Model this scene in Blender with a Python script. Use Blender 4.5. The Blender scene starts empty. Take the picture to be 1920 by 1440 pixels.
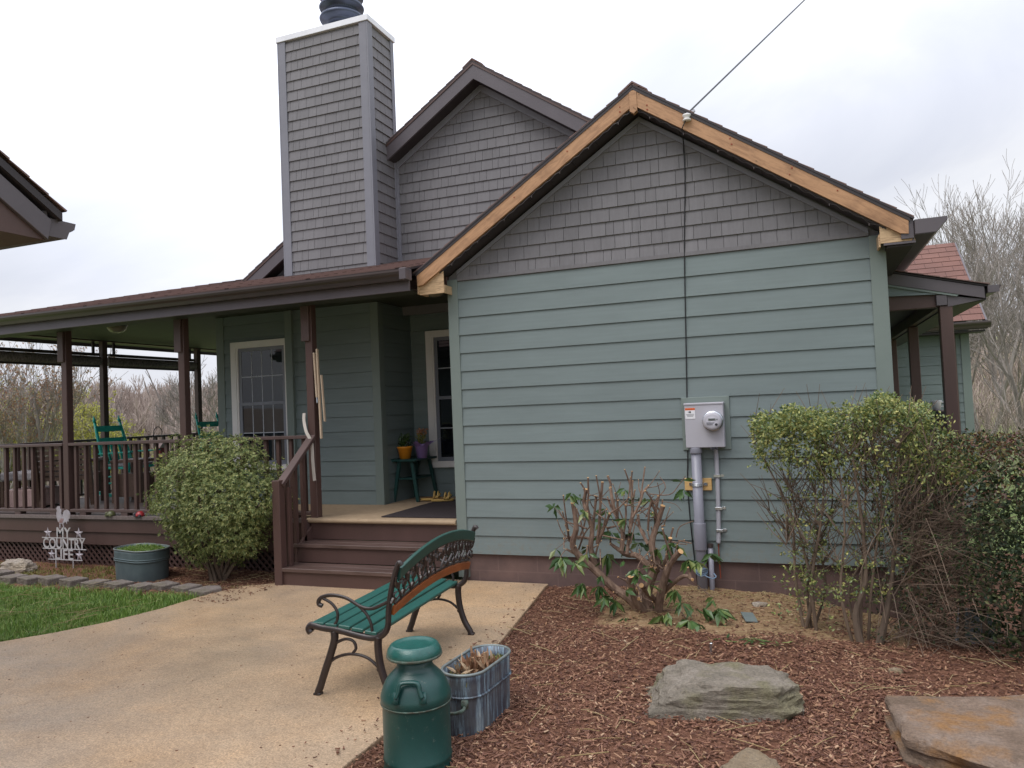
import bpy, bmesh, math, random
from math import sin, cos, pi, sqrt, radians
from mathutils import Vector as V, Matrix, noise as mnoise
random.seed(7)
sc = bpy.context.scene
col = sc.collection
R = random.random
def U(a, b): return a + (b - a) * random.random()

# ------------------------------------------------------------ camera (surveyed from the photograph)
CAM = V((3.13194, -6.76396, 1.65016)); YAW, PIT, ROL, FPX = -0.3675, 0.0330, -0.0422, 1417.57
_f = V((sin(YAW)*cos(PIT), cos(YAW)*cos(PIT), sin(PIT))); _r = V((cos(YAW), -sin(YAW), 0)); _u = _r.cross(_f)
RT = _r*cos(ROL) + _u*sin(ROL); UP = -_r*sin(ROL) + _u*cos(ROL); FW = _f
def _ray(x, y): return FW*FPX + RT*(x-960) + UP*(720-y)
def gp(x, y, z=0.0):            # survey point on a level plane
    d = _ray(x, y); return CAM + d*((z-CAM.z)/d.z)
def wp(x, y, Y=0.0):            # survey point on a wall plane
    d = _ray(x, y); return CAM + d*((Y-CAM.y)/d.y)
def dp(x, y, D):                # survey point at a distance
    return CAM + _ray(x, y)*(D/FPX)

# ------------------------------------------------------------ materials
MATS = {}
def nt(name):
    m = bpy.data.materials.new(name); m.use_nodes = True
    t = m.node_tree; b = t.nodes['Principled BSDF']; MATS[name] = m
    return m, t, b
def L(t, a, b): t.links.new(a, b)
def node(t, ty, **k):
    n = t.nodes.new(ty)
    for a, v in k.items():
        if a in n.inputs: n.inputs[a].default_value = v
        else: setattr(n, a, v)
    return n
def coords(t, stretch=(1,1,1), uv=False):
    tc = node(t, 'ShaderNodeTexCoord'); mp = node(t, 'ShaderNodeMapping'); mp.inputs['Scale'].default_value = stretch
    L(t, tc.outputs['UV' if uv else 'Object'], mp.inputs['Vector']); return mp.outputs['Vector']
def noise(t, vec, scale, detail=5, rough=.6, dist=0):
    n = node(t, 'ShaderNodeTexNoise', Scale=scale, Detail=detail, Roughness=rough, Distortion=dist); L(t, vec, n.inputs['Vector']); return n.outputs['Fac']
def ramp(t, fac, stops):
    r = node(t, 'ShaderNodeValToRGB'); e = r.color_ramp.elements
    while len(e) < len(stops): e.new(.5)
    for q, (p, c) in zip(e, stops): q.position = p; q.color = (*c, 1)
    L(t, fac, r.inputs['Fac']); return r.outputs['Color']
def mix(t, fac, a, b, mode='MIX'):
    m = node(t, 'ShaderNodeMix', data_type='RGBA', blend_type=mode)
    if isinstance(fac, (int, float)): m.inputs[0].default_value = fac
    else: L(t, fac, m.inputs[0])
    for i, c in ((6, a), (7, b)):
        if isinstance(c, tuple): m.inputs[i].default_value = (*c, 1)
        else: L(t, c, m.inputs[i])
    return m.outputs[2]
def bump(t, b, h, strength=.3, dist=.01):
    n = node(t, 'ShaderNodeBump', Strength=strength, Distance=dist); L(t, h, n.inputs['Height']); L(t, n.outputs['Normal'], b.inputs['Normal'])
def island(t): return node(t, 'ShaderNodeNewGeometry').outputs['Random Per Island']
def pm(name, c1, c2=None, scale=6, rough=.6, bs=0, bscale=60, stretch=(1,1,1), isl=0, metal=0, spec=.5, coat=0, detail=5):
    m, t, b = nt(name); c2 = c2 or tuple(x*.8 for x in c1); vec = coords(t, stretch)
    c = ramp(t, noise(t, vec, scale, detail), [(.3, c2), (.7, c1)])
    if isl:
        g = ramp(t, island(t), [(0, (1-isl,)*3), (1, (1+isl*.6,)*3)]); c = mix(t, 1.0, c, g, 'MULTIPLY')
    L(t, c, b.inputs['Base Color']); b.inputs['Roughness'].default_value = rough; b.inputs['Metallic'].default_value = metal
    b.inputs['Specular IOR Level'].default_value = spec; b.inputs['Coat Weight'].default_value = coat
    if bs: bump(t, b, noise(t, vec, bscale, 4), bs, .004)
    return m
def leafmat(name, stops, rough=.45, trans=.25):
    m, t, b = nt(name); c = ramp(t, island(t), stops); vec = coords(t)
    c = mix(t, .25, c, ramp(t, noise(t, vec, 9, 3), [(.3, (.25,.3,.2)), (.7, (1,1,1))]), 'MULTIPLY')
    L(t, c, b.inputs['Base Color']); b.inputs['Roughness'].default_value = rough
    tr = node(t, 'ShaderNodeBsdfTranslucent'); L(t, c, tr.inputs['Color'])
    ms = node(t, 'ShaderNodeMixShader', Fac=trans); L(t, b.outputs[0], ms.inputs[1]); L(t, tr.outputs[0], ms.inputs[2])
    L(t, ms.outputs[0], t.nodes['Material Output'].inputs['Surface']); return m

SAGE = pm('sage_siding', (.176,.218,.217), (.156,.194,.193), 3, .55, .35, 50, (.6,.6,14), isl=.05)
def weather(m, lo, hi, scale, stretch, zsplash=None):     # long soft weathering and a splash of soil along the bottom boards
    t = m.node_tree; b = t.nodes['Principled BSDF']; lk = b.inputs['Base Color'].links[0]; src = lk.from_socket
    c = mix(t, 1.0, src, ramp(t, noise(t, coords(t, stretch), scale, 6, .6), [(.3, (lo,)*3), (.7, (hi,)*3)]), 'MULTIPLY')
    if zsplash is not None:
        tc = node(t, 'ShaderNodeTexCoord'); sx = node(t, 'ShaderNodeSeparateXYZ'); L(t, tc.outputs['Object'], sx.inputs[0])
        mr = node(t, 'ShaderNodeMapRange'); mr.inputs[1].default_value = zsplash+.38; mr.inputs[2].default_value = zsplash; L(t, sx.outputs['Z'], mr.inputs[0])
        mm = node(t, 'ShaderNodeMath', operation='MULTIPLY'); L(t, mr.outputs[0], mm.inputs[0]); L(t, ramp(t, noise(t, coords(t), 26, 6, .7), [(.5, (0,0,0)), (.72, (.5,.5,.5))]), mm.inputs[1])
        c = mix(t, mm.outputs[0], c, (.2,.15,.1))
    L(t, c, b.inputs['Base Color'])
def speckle(m, colr, scale, lo, hi, amt=1.0):
    t = m.node_tree; b = t.nodes['Principled BSDF']; src = b.inputs['Base Color'].links[0].from_socket
    L(t, mix(t, ramp(t, noise(t, coords(t), scale, 6, .75), [(lo, (0,0,0)), (hi, (amt,)*3)]), src, colr), b.inputs['Base Color'])
weather(SAGE, .93, 1.06, 1.1, (1,1,2.5), .26)
TRIMG = pm('sage_trim', (.176,.213,.196), (.16,.196,.18), 4, .55, .15, 60)
SHING = pm('grey_shingle', (.172,.165,.174), (.15,.143,.15), 5, .65, .3, 60, (9,9,.8), isl=.08)
SHINGT = pm('grey_trim', (.2,.2,.23), (.178,.178,.206), 5, .55, .1, 50)
weather(SHING, .9, 1.08, 1.6, (1,1,.6))
BROWN = pm('brown_paint', (.092,.05,.043), (.072,.04,.034), 4, .5, .15, 70, (1,1,.3), isl=.06)
BROWNW = pm('brown_worn', (.13,.085,.074), (.062,.037,.031), 5, .34, .25, 60, (.5,3,3), isl=.1)
RAIL = pm('rail_brown', (.105,.065,.06), (.08,.05,.045), 4, .5, .12, 60)
FASC = pm('fascia_grey_brown', (.105,.09,.1), (.088,.075,.084), 4, .4, .05, 40)
GUTT = pm('gutter_brown', (.062,.046,.044), (.05,.038,.036), 4, .32, 0, spec=.6)
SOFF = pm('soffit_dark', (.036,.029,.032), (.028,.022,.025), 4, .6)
CEIL = pm('bead_ceiling', (.042,.05,.03), (.03,.035,.022), 3, .6, .6, 22, (.2,1,1))
FOUND_M = None
def woodmat(name, light, dark, axis=(1,12,12), rough=.6, knots=True):
    m, t, b = nt(name); vec = coords(t, axis)
    g = noise(t, vec, 3.2, 6, .65, 1.2); c = ramp(t, g, [(.25, dark), (.55, light), (.8, tuple(min(1, x*1.12) for x in light))])
    if knots:
        v2 = coords(t, (3.0, 3.0, 7.0)); vo = node(t, 'ShaderNodeTexVoronoi', Scale=1.6, Randomness=1.0); L(t, v2, vo.inputs['Vector'])
        k = ramp(t, vo.outputs['Distance'], [(.0, (0,0,0)), (.075, (1,1,1))]); c = mix(t, 1.0, c, mix(t, k, tuple(x*.22 for x in dark), (1,1,1)), 'MULTIPLY')
    c = mix(t, ramp(t, noise(t, coords(t), 2.3, 6, .7), [(.52, (0,0,0)), (.74, (.75,.75,.75))]), c, tuple(x*.75 for x in dark))
    L(t, c, b.inputs['Base Color']); b.inputs['Roughness'].default_value = rough; bump(t, b, g, .15, .003); return m
PINE = woodmat('bare_pine', (.45,.25,.13), (.25,.125,.06), (1.5,10,10))
PINEW = woodmat('weathered_pine', (.55,.38,.22), (.22,.13,.07), (2,9,14))
PINEB = woodmat('pine_block', (.6,.38,.15), (.5,.3,.11), (2,9,14), knots=False)
ORNG = woodmat('bench_varnish', (.3,.085,.02), (.16,.045,.012), (9,1.5,9), .4, False)
def roofmat(name, a, b_, c_, row=.14):
    m, t, b = nt(name); vec = coords(t, uv=True)
    br = node(t, 'ShaderNodeTexBrick', Scale=1.0); br.inputs['Brick Width'].default_value = .31; br.inputs['Row Height'].default_value = row
    br.inputs['Mortar Size'].default_value = .004; br.inputs['Color1'].default_value = (*a, 1); br.inputs['Color2'].default_value = (*b_, 1); br.inputs['Mortar'].default_value = (*c_, 1)
    br.inputs['Bias'].default_value = -.1; L(t, vec, br.inputs['Vector'])
    n1 = noise(t, vec, 260, 2); n2 = noise(t, vec, 1.2, 4)
    c = mix(t, 1.0, br.outputs['Color'], ramp(t, n1, [(.3, (.55,.55,.55)), (.7, (1.3,1.28,1.26))]), 'MULTIPLY')
    c = mix(t, 1.0, c, ramp(t, n2, [(.3, (.8,.8,.82)), (.7, (1.15,1.12,1.1))]), 'MULTIPLY')
    L(t, c, b.inputs['Base Color']); b.inputs['Roughness'].default_value = .85; b.inputs['Specular IOR Level'].default_value = .35; bump(t, b, n1, .5, .004); return m
ROOF = roofmat('asphalt_shingle', (.22,.145,.13), (.18,.117,.106), (.05,.03,.027))
ROOFR = roofmat('rear_asphalt', (.2,.105,.086), (.17,.088,.072), (.06,.03,.025), .2)
def concrete():
    m, t, b = nt('exposed_concrete'); vec = coords(t)
    big = noise(t, vec, .85, 6, .62, .4); mid = noise(t, vec, 3.1, 5); fine = noise(t, vec, 95, 6, .8); spk = noise(t, vec, 170, 1)
    c = ramp(t, big, [(.28, (.41,.315,.225)), (.47, (.43,.31,.2)), (.66, (.435,.29,.165)), (.86, (.38,.225,.11))])
    c = mix(t, 1.0, c, ramp(t, mid, [(.3, (.82,.82,.84)), (.7, (1.14,1.12,1.1))]), 'MULTIPLY')
    c = mix(t, 1.0, c, ramp(t, fine, [(.36, (.5,.46,.4)), (.5, (1,1,1)), (.64, (1.45,1.41,1.36))]), 'MULTIPLY')
    c = mix(t, 1.0, c, ramp(t, noise(t, vec, 34, 5, .75), [(.32, (.74,.73,.71)), (.5, (1,1,1)), (.68, (1.18,1.17,1.15))]), 'MULTIPLY')
    c = mix(t, ramp(t, spk, [(.66, (0,0,0)), (.72, (1,1,1))]), c, (.16,.12,.09))
    L(t, c, b.inputs['Base Color'])
    L(t, ramp(t, big, [(.35, (.3,)*3), (.65, (.6,)*3)]), b.inputs['Roughness']); bump(t, b, fine, .22, .003); return m
CONC = concrete()
def founda():
    m, t, b = nt('painted_block'); tc = node(t, 'ShaderNodeTexCoord'); sx = node(t, 'ShaderNodeSeparateXYZ'); cx = node(t, 'ShaderNodeCombineXYZ')
    L(t, tc.outputs['Object'], sx.inputs[0]); L(t, sx.outputs['X'], cx.inputs['X']); L(t, sx.outputs['Z'], cx.inputs['Y'])
    mp = node(t, 'ShaderNodeMapping'); mp.inputs['Location'].default_value = (.1, .105, 0); L(t, cx.outputs[0], mp.inputs['Vector'])
    br = node(t, 'ShaderNodeTexBrick', Scale=1.0); br.inputs['Brick Width'].default_value = .4; br.inputs['Row Height'].default_value = .2; br.inputs['Mortar Size'].default_value = .006
    br.inputs['Color1'].default_value = (.13,.085,.078,1); br.inputs['Color2'].default_value = (.118,.077,.071,1); br.inputs['Mortar'].default_value = (.15,.1,.092,1); L(t, mp.outputs[0], br.inputs['Vector'])
    vec = coords(t); c = mix(t, 1.0, br.outputs['Color'], ramp(t, noise(t, vec, 4, 5), [(.3, (.75,.75,.77)), (.7, (1.2,1.15,1.1))]), 'MULTIPLY')
    L(t, c, b.inputs['Base Color']); b.inputs['Roughness'].default_value = .75; bump(t, b, noise(t, vec, 90, 4), .4, .004); return m
FOUND = founda()
def earth():
    m, t, b = nt('mulch_soil'); vec = coords(t); tc = node(t, 'ShaderNodeTexCoord'); sx = node(t, 'ShaderNodeSeparateXYZ'); L(t, tc.outputs['Object'], sx.inputs[0])
    mul = ramp(t, noise(t, vec, 55, 6, .75, .6), [(.25, (.06,.025,.015)), (.5, (.165,.075,.045)), (.75, (.29,.16,.1))])
    dirt = ramp(t, noise(t, vec, 22, 7, .7), [(.25, (.19,.11,.055)), (.5, (.31,.2,.11)), (.75, (.43,.31,.185))])
    # bare dirt between the wall and the mulch on the right-hand bed
    def band(sock, lo, hi, soft):
        a = node(t, 'ShaderNodeMapRange', interpolation_type='SMOOTHSTEP'); a.inputs[1].default_value = lo-soft; a.inputs[2].default_value = lo+soft; L(t, sock, a.inputs[0])
        c = node(t, 'ShaderNodeMapRange', interpolation_type='SMOOTHSTEP'); c.inputs[1].default_value = hi+soft; c.inputs[2].default_value = hi-soft; L(t, sock, c.inputs[0])
        p = node(t, 'ShaderNodeMath', operation='MULTIPLY'); L(t, a.outputs[0], p.inputs[0]); L(t, c.outputs[0], p.inputs[1]); return p.outputs[0]
    q = node(t, 'ShaderNodeMath', operation='MULTIPLY'); L(t, band(sx.outputs['X'], 1.5, 3.8, .45), q.inputs[0]); L(t, band(sx.outputs['Y'], -1.3, .3, .4), q.inputs[1])
    n = node(t, 'ShaderNodeMath', operation='MULTIPLY_ADD'); L(t, noise(t, vec, 3.2, 5), n.inputs[0]); n.inputs[1].default_value = 1.5; n.inputs[2].default_value = -.75
    s = node(t, 'ShaderNodeMath', operation='ADD'); L(t, q.outputs[0], s.inputs[0]); L(t, n.outputs[0], s.inputs[1])
    f = ramp(t, s.outputs[0], [(.42, (0,0,0)), (.62, (1,1,1))])
    L(t, mix(t, f, mul, dirt), b.inputs['Base Color']); b.inputs['Roughness'].default_value = .85; b.inputs['Specular IOR Level'].default_value = .25
    bump(t, b, noise(t, vec, 45, 6, .75), .9, .02); return m
EARTH = earth()
TURF = pm('turf', (.16,.17,.06), (.09,.12,.035), 1.3, .9, .5, 40)
def fieldm():
    m, t, b = nt('field'); vec = coords(t); tc = node(t, 'ShaderNodeTexCoord'); ln = node(t, 'ShaderNodeVectorMath', operation='LENGTH'); L(t, tc.outputs['Object'], ln.inputs[0])
    sx = node(t, 'ShaderNodeSeparateXYZ'); L(t, tc.outputs['Object'], sx.inputs[0])
    grass = ramp(t, noise(t, vec, .9, 7), [(.3, (.09,.13,.035)), (.7, (.19,.24,.075))]); litter = ramp(t, noise(t, vec, .5, 9, .75), [(.3, (.17,.125,.095)), (.7, (.33,.26,.2))])
    mead = ramp(t, noise(t, vec, .22, 8, .7), [(.3, (.26,.2,.13)), (.5, (.24,.25,.1)), (.7, (.2,.29,.09))])
    a = node(t, 'ShaderNodeMapRange'); a.inputs[1].default_value = 22; a.inputs[2].default_value = 30; L(t, ln.outputs['Value'], a.inputs[0])
    r = node(t, 'ShaderNodeMapRange'); r.inputs[1].default_value = 2; r.inputs[2].default_value = 12; L(t, sx.outputs['X'], r.inputs[0])
    c = mix(t, a.outputs[0], grass, mix(t, r.outputs[0], litter, mead)); L(t, c, b.inputs['Base Color']); b.inputs['Roughness'].default_value = .95; return m
FIELD = fieldm()
CHIP = leafmat('mulch_chip', [(0, (.075,.028,.017)), (.45, (.165,.07,.042)), (.8, (.25,.12,.072)), (.96, (.38,.22,.13)), (1, (.45,.31,.2))], .7, 0)
STRAW = leafmat('straw', [(0, (.38,.27,.12)), (1, (.5,.4,.22))], .7, .1)
GRASS = leafmat('grass_blade', [(0, (.09,.17,.03)), (.6, (.2,.34,.06)), (.9, (.33,.43,.11)), (1, (.38,.38,.16))], .55, .35)
WEED = leafmat('weed_blade', [(0, (.1,.11,.03)), (.5, (.2,.2,.045)), (1, (.34,.3,.1))], .6, .3)
SHRUBL = leafmat('shrub_leaf', [(0, (.085,.135,.045)), (.4, (.21,.265,.09)), (.8, (.38,.41,.15)), (1, (.6,.57,.25))], .55, .35)
PRIVL = leafmat('privet_leaf', [(0, (.08,.135,.05)), (.4, (.2,.25,.09)), (.75, (.37,.4,.13)), (1, (.55,.5,.17))], .35, .25)
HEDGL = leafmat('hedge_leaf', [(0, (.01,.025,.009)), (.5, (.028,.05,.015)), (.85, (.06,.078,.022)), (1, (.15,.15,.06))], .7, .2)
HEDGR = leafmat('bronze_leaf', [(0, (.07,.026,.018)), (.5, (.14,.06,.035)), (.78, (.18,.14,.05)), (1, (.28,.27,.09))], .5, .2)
RHODL = leafmat('rhododendron_leaf', [(0, (.04,.09,.028)), (.6, (.085,.16,.045)), (.85, (.17,.23,.07)), (1, (.34,.37,.14))], .32, .25)
POTL = leafmat('pot_leaf', [(0, (.015,.04,.012)), (1, (.06,.12,.03))], .35, .2)
BUDG = leafmat('spring_bud', [(0, (.3,.28,.06)), (.5, (.42,.42,.09)), (1, (.55,.5,.14))], .7, .4)
BUDR = leafmat('red_bud', [(0, (.26,.13,.08)), (.6, (.38,.24,.15)), (1, (.5,.42,.3))], .7, .4)
def barkm(name, a, b_): return pm(name, a, b_, 14, .85, .5, 50, (1,1,.4), isl=.3)
BARK = pm('rhododendron_bark', (.26,.175,.125), (.085,.046,.032), 30, .9, .9, 70, (1,1,.35))
BARKP = barkm('privet_bark', (.19,.135,.095), (.1,.07,.05))
BARKG = barkm('tree_bark', (.31,.275,.25), (.2,.175,.155))
BARKF = barkm('hazed_bark', (.42,.345,.3), (.32,.255,.215))  # lightened bark: the pale haze of distance is put into the colour
CUT = pm('cut_wood', (.6,.38,.18), (.5,.28,.12), 20, .7)
IRON = pm('cast_iron', (.032,.02,.018), (.02,.013,.012), 20, .38, .2, 80, spec=.6)
TEALS = pm('teal_slat', (.024,.115,.095), (.018,.09,.075), 9, .38, .15, 90, (6,1,6))
GREENB = pm('green_slat', (.02,.075,.06), (.015,.06,.048), 9, .35, .1, 90)
CANG = pm('can_green', (.009,.06,.052), (.007,.046,.041), 7, .36, .12, 120, spec=.55)
CANE = pm('can_rust_edge', (.1,.16,.13), (.05,.035,.02), 40, .6)
CANL = pm('can_lid_sheen', (.017,.105,.088), (.01,.075,.063), 30, .28, .35, 150, spec=.6)  # paler than the body: wet sky sheen put into the lid colour
for _m in (CANG, CANL): speckle(_m, (.13,.16,.14), 38, .6, .68, .55); speckle(_m, (.055,.03,.018), 17, .69, .72, .8)
speckle(TEALS, (.1,.15,.13), 46, .6, .7, .6); speckle(GREENB, (.1,.12,.11), 50, .64, .7, .6); speckle(BROWNW, (.2,.16,.14), 30, .6, .75, .6); speckle(BROWN, (.13,.09,.08), 14, .62, .8, .35)
TEAL = pm('teal_paint', (.02,.5,.4), (.016,.42,.335), 8, .35)
DTEAL = pm('dark_teal_paint', (.014,.06,.055), (.011,.048,.044), 8, .4)
def galv():
    m, t, b = nt('streaked_zinc'); vec = coords(t, (34,34,2.2)); v2 = coords(t)
    c = ramp(t, noise(t, vec, 1.0, 8, .78, .25), [(.3, (.05,.038,.046)), (.47, (.075,.085,.11)), (.56, (.2,.29,.36)), (.66, (.5,.6,.63))])
    c = mix(t, ramp(t, noise(t, v2, 5, 4), [(.45, (0,0,0)), (.75, (.8,.8,.8))]), c, (.16,.17,.17)); L(t, c, b.inputs['Base Color'])
    b.inputs['Metallic'].default_value = .35; b.inputs['Roughness'].default_value = .5; bump(t, b, noise(t, v2, 30, 4), .2, .004); return m
ZINC = galv()
ZINCG = pm('dull_zinc', (.13,.17,.18), (.085,.12,.13), 7, .55, .3, 25, metal=.3, isl=.0)
ZRIM = pm('zinc_rim', (.24,.27,.26), (.15,.17,.165), 18, .5, metal=.4)
SOIL = pm('potting_soil', (.05,.03,.02), (.025,.014,.01), 60, .95, .9, 80)
DEAD = leafmat('dead_stem', [(0, (.2,.09,.045)), (.6, (.35,.19,.1)), (1, (.6,.48,.33))], .8, .1)
def rockm(name, a, b_, c_, lich):
    m, t, b = nt(name); vec = coords(t, (1,1,2.6)); v2 = coords(t)
    c = ramp(t, noise(t, vec, 3.4, 8, .68, .7), [(.28, a), (.5, b_), (.7, c_)])
    c = mix(t, ramp(t, noise(t, v2, 4.2, 6, .6), [(.48, (0,0,0)), (.62, (.85,.85,.85))]), c, lich)
    c = mix(t, 1.0, c, ramp(t, noise(t, v2, 70, 4, .7), [(.3, (.68,.68,.68)), (.7, (1.25,1.25,1.25))]), 'MULTIPLY')
    L(t, c, b.inputs['Base Color']); b.inputs['Roughness'].default_value = .85; bump(t, b, noise(t, vec, 16, 10, .75), 1.0, .05); return m
ROCK1 = rockm('grey_sandstone', (.19,.165,.125), (.31,.265,.21), (.43,.37,.31), (.24,.215,.12))
ROCK2 = rockm('ochre_sandstone', (.17,.115,.075), (.3,.21,.15), (.4,.31,.25), (.4,.2,.065))
ROCK3 = rockm('tan_sandstone', (.25,.18,.11), (.34,.26,.17), (.4,.32,.22), (.3,.2,.1))
ROCK4 = rockm('pale_limestone', (.4,.33,.27), (.5,.43,.36), (.56,.5,.43), (.45,.36,.26))
BLOCK = rockm('edging_stone', (.19,.155,.135), (.28,.235,.21), (.33,.285,.26), (.2,.17,.12))
WHITE = pm('white_vinyl', (.62,.61,.62), (.56,.55,.56), 4, .4)
CREAMW = pm('cream_casing', (.78,.75,.73), (.72,.69,.67), 4, .45)
SASHM = pm('sash_grey', (.2,.21,.25), (.17,.18,.21), 4, .4)
MUNT = pm('muntin_grey', (.42,.44,.48), (.38,.4,.44), 4, .4)
def glassm():
    m, t, b = nt('window_glass'); vec = coords(t, (1,1,.3)); c = ramp(t, noise(t, vec, 2.2, 4), [(.35, (.004,.006,.009)), (.7, (.018,.026,.03))])
    L(t, c, b.inputs['Base Color']); b.inputs['Roughness'].default_value = .02; b.inputs['IOR'].default_value = 1.5; bump(t, b, noise(t, coords(t), 2.5, 2), .02, .02); return m
GLASS = glassm()
METERG = pm('meter_grey', (.43,.42,.46), (.4,.39,.43), 5, .42, .05, 60)
PVC = pm('grey_pvc', (.235,.235,.28), (.215,.215,.255), 6, .38)
PVCL = pm('pale_conduit', (.4,.4,.44), (.34,.34,.38), 9, .4)
STEEL = pm('bright_steel', (.6,.62,.65), (.45,.47,.5), 12, .25, metal=.9)
FLUE = pm('flue_blue_grey', (.085,.1,.15), (.065,.078,.12), 6, .4, metal=.5)
CAPM = pm('chimney_cap', (.78,.78,.8), (.68,.68,.7), 7, .35, metal=.25)
CABLE = pm('black_cable', (.012,.012,.014), None, 6, .5)
WHITEP = pm('white_label', (.75,.75,.77), (.7,.7,.72), 4, .4)
ORLAB = pm('orange_label', (.85,.16,.03), (.8,.15,.03), 4, .4)
INK = pm('ink_dark', (.03,.03,.04), None, 4, .6)
INKO = pm('ink_maroon', (.3,.05,.015), None, 4, .6)
LCD = pm('lcd_grey', (.2,.22,.2), None, 4, .3)
CARP = pm('tan_carpet', (.4,.3,.2), (.33,.24,.16), 12, .95, .6, 260, spec=.1)
MATM = pm('charcoal_mat', (.045,.036,.038), (.035,.028,.03), 40, .9, .6, 200, spec=.2)
DECKM = pm('deck_board', (.2,.16,.15), (.13,.1,.095), 5, .55, .2, 60, (6,.5,6), isl=.15)
YELL = pm('slipper_yellow', (.55,.36,.11), (.46,.29,.08), 12, .55)
SLIPIN = pm('slipper_lining', (.2,.09,.03), None, 12, .8)
POTO = pm('orange_pot', (.8,.3,.025), (.74,.27,.02), 5, .35)
POTP = pm('purple_wrap', (.3,.2,.47), (.25,.165,.4), 8, .45)
FLOW = leafmat('dried_flower', [(0, (.3,.1,.04)), (1, (.6,.3,.15))], .7, .3)
SIGNW = pm('sign_pale_metal', (.56,.55,.58), (.42,.39,.37), 14, .5, metal=.1)
SIGNB = pm('sign_rooster_metal', (.5,.47,.52), (.36,.31,.33), 16, .45, metal=.2)
SHADEM = pm('rolled_shade', (.3,.27,.275), (.09,.078,.08), 26, .8, .4, 40, (.4,2,1))
WOODB = pm('brown_furniture', (.14,.085,.06), (.09,.055,.04), 7, .6, .2, 40, (1,6,6), isl=.12)
CUSH = pm('pale_cushion', (.45,.42,.43), (.25,.23,.25), 14, .9)
RIBG = pm('ribbed_glass', (.3,.27,.19), (.2,.18,.12), 10, .2, spec=.7)
REDP = pm('red_paint', (.35,.025,.03), None, 5, .35)
FROGM = pm('frog_green', (.12,.13,.05), (.05,.05,.02), 30, .4)
PINKW = pm('pink_white', (.65,.45,.42), None, 5, .5)
SLATE = pm('grey_green_offcut', (.15,.18,.175), (.13,.155,.15), 9, .6)
PLAST = pm('grey_plastic', (.12,.14,.14), (.09,.105,.105), 6, .5)
SLAT = pm('cream_wood', (.55,.43,.31), (.46,.35,.25), 6, .6, .1, 40, (8,8,1))
STRAPM = pm('cream_strap', (.6,.55,.5), (.52,.47,.42), 8, .7)
ROPEB = pm('blue_cord', (.2,.3,.42), None, 8, .7)
INSUL = pm('insulator_porcelain', (.72,.7,.68), None, 5, .25)
BULB = pm('clear_bulb', (.5,.5,.52), None, 5, .15, spec=.8)
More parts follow.
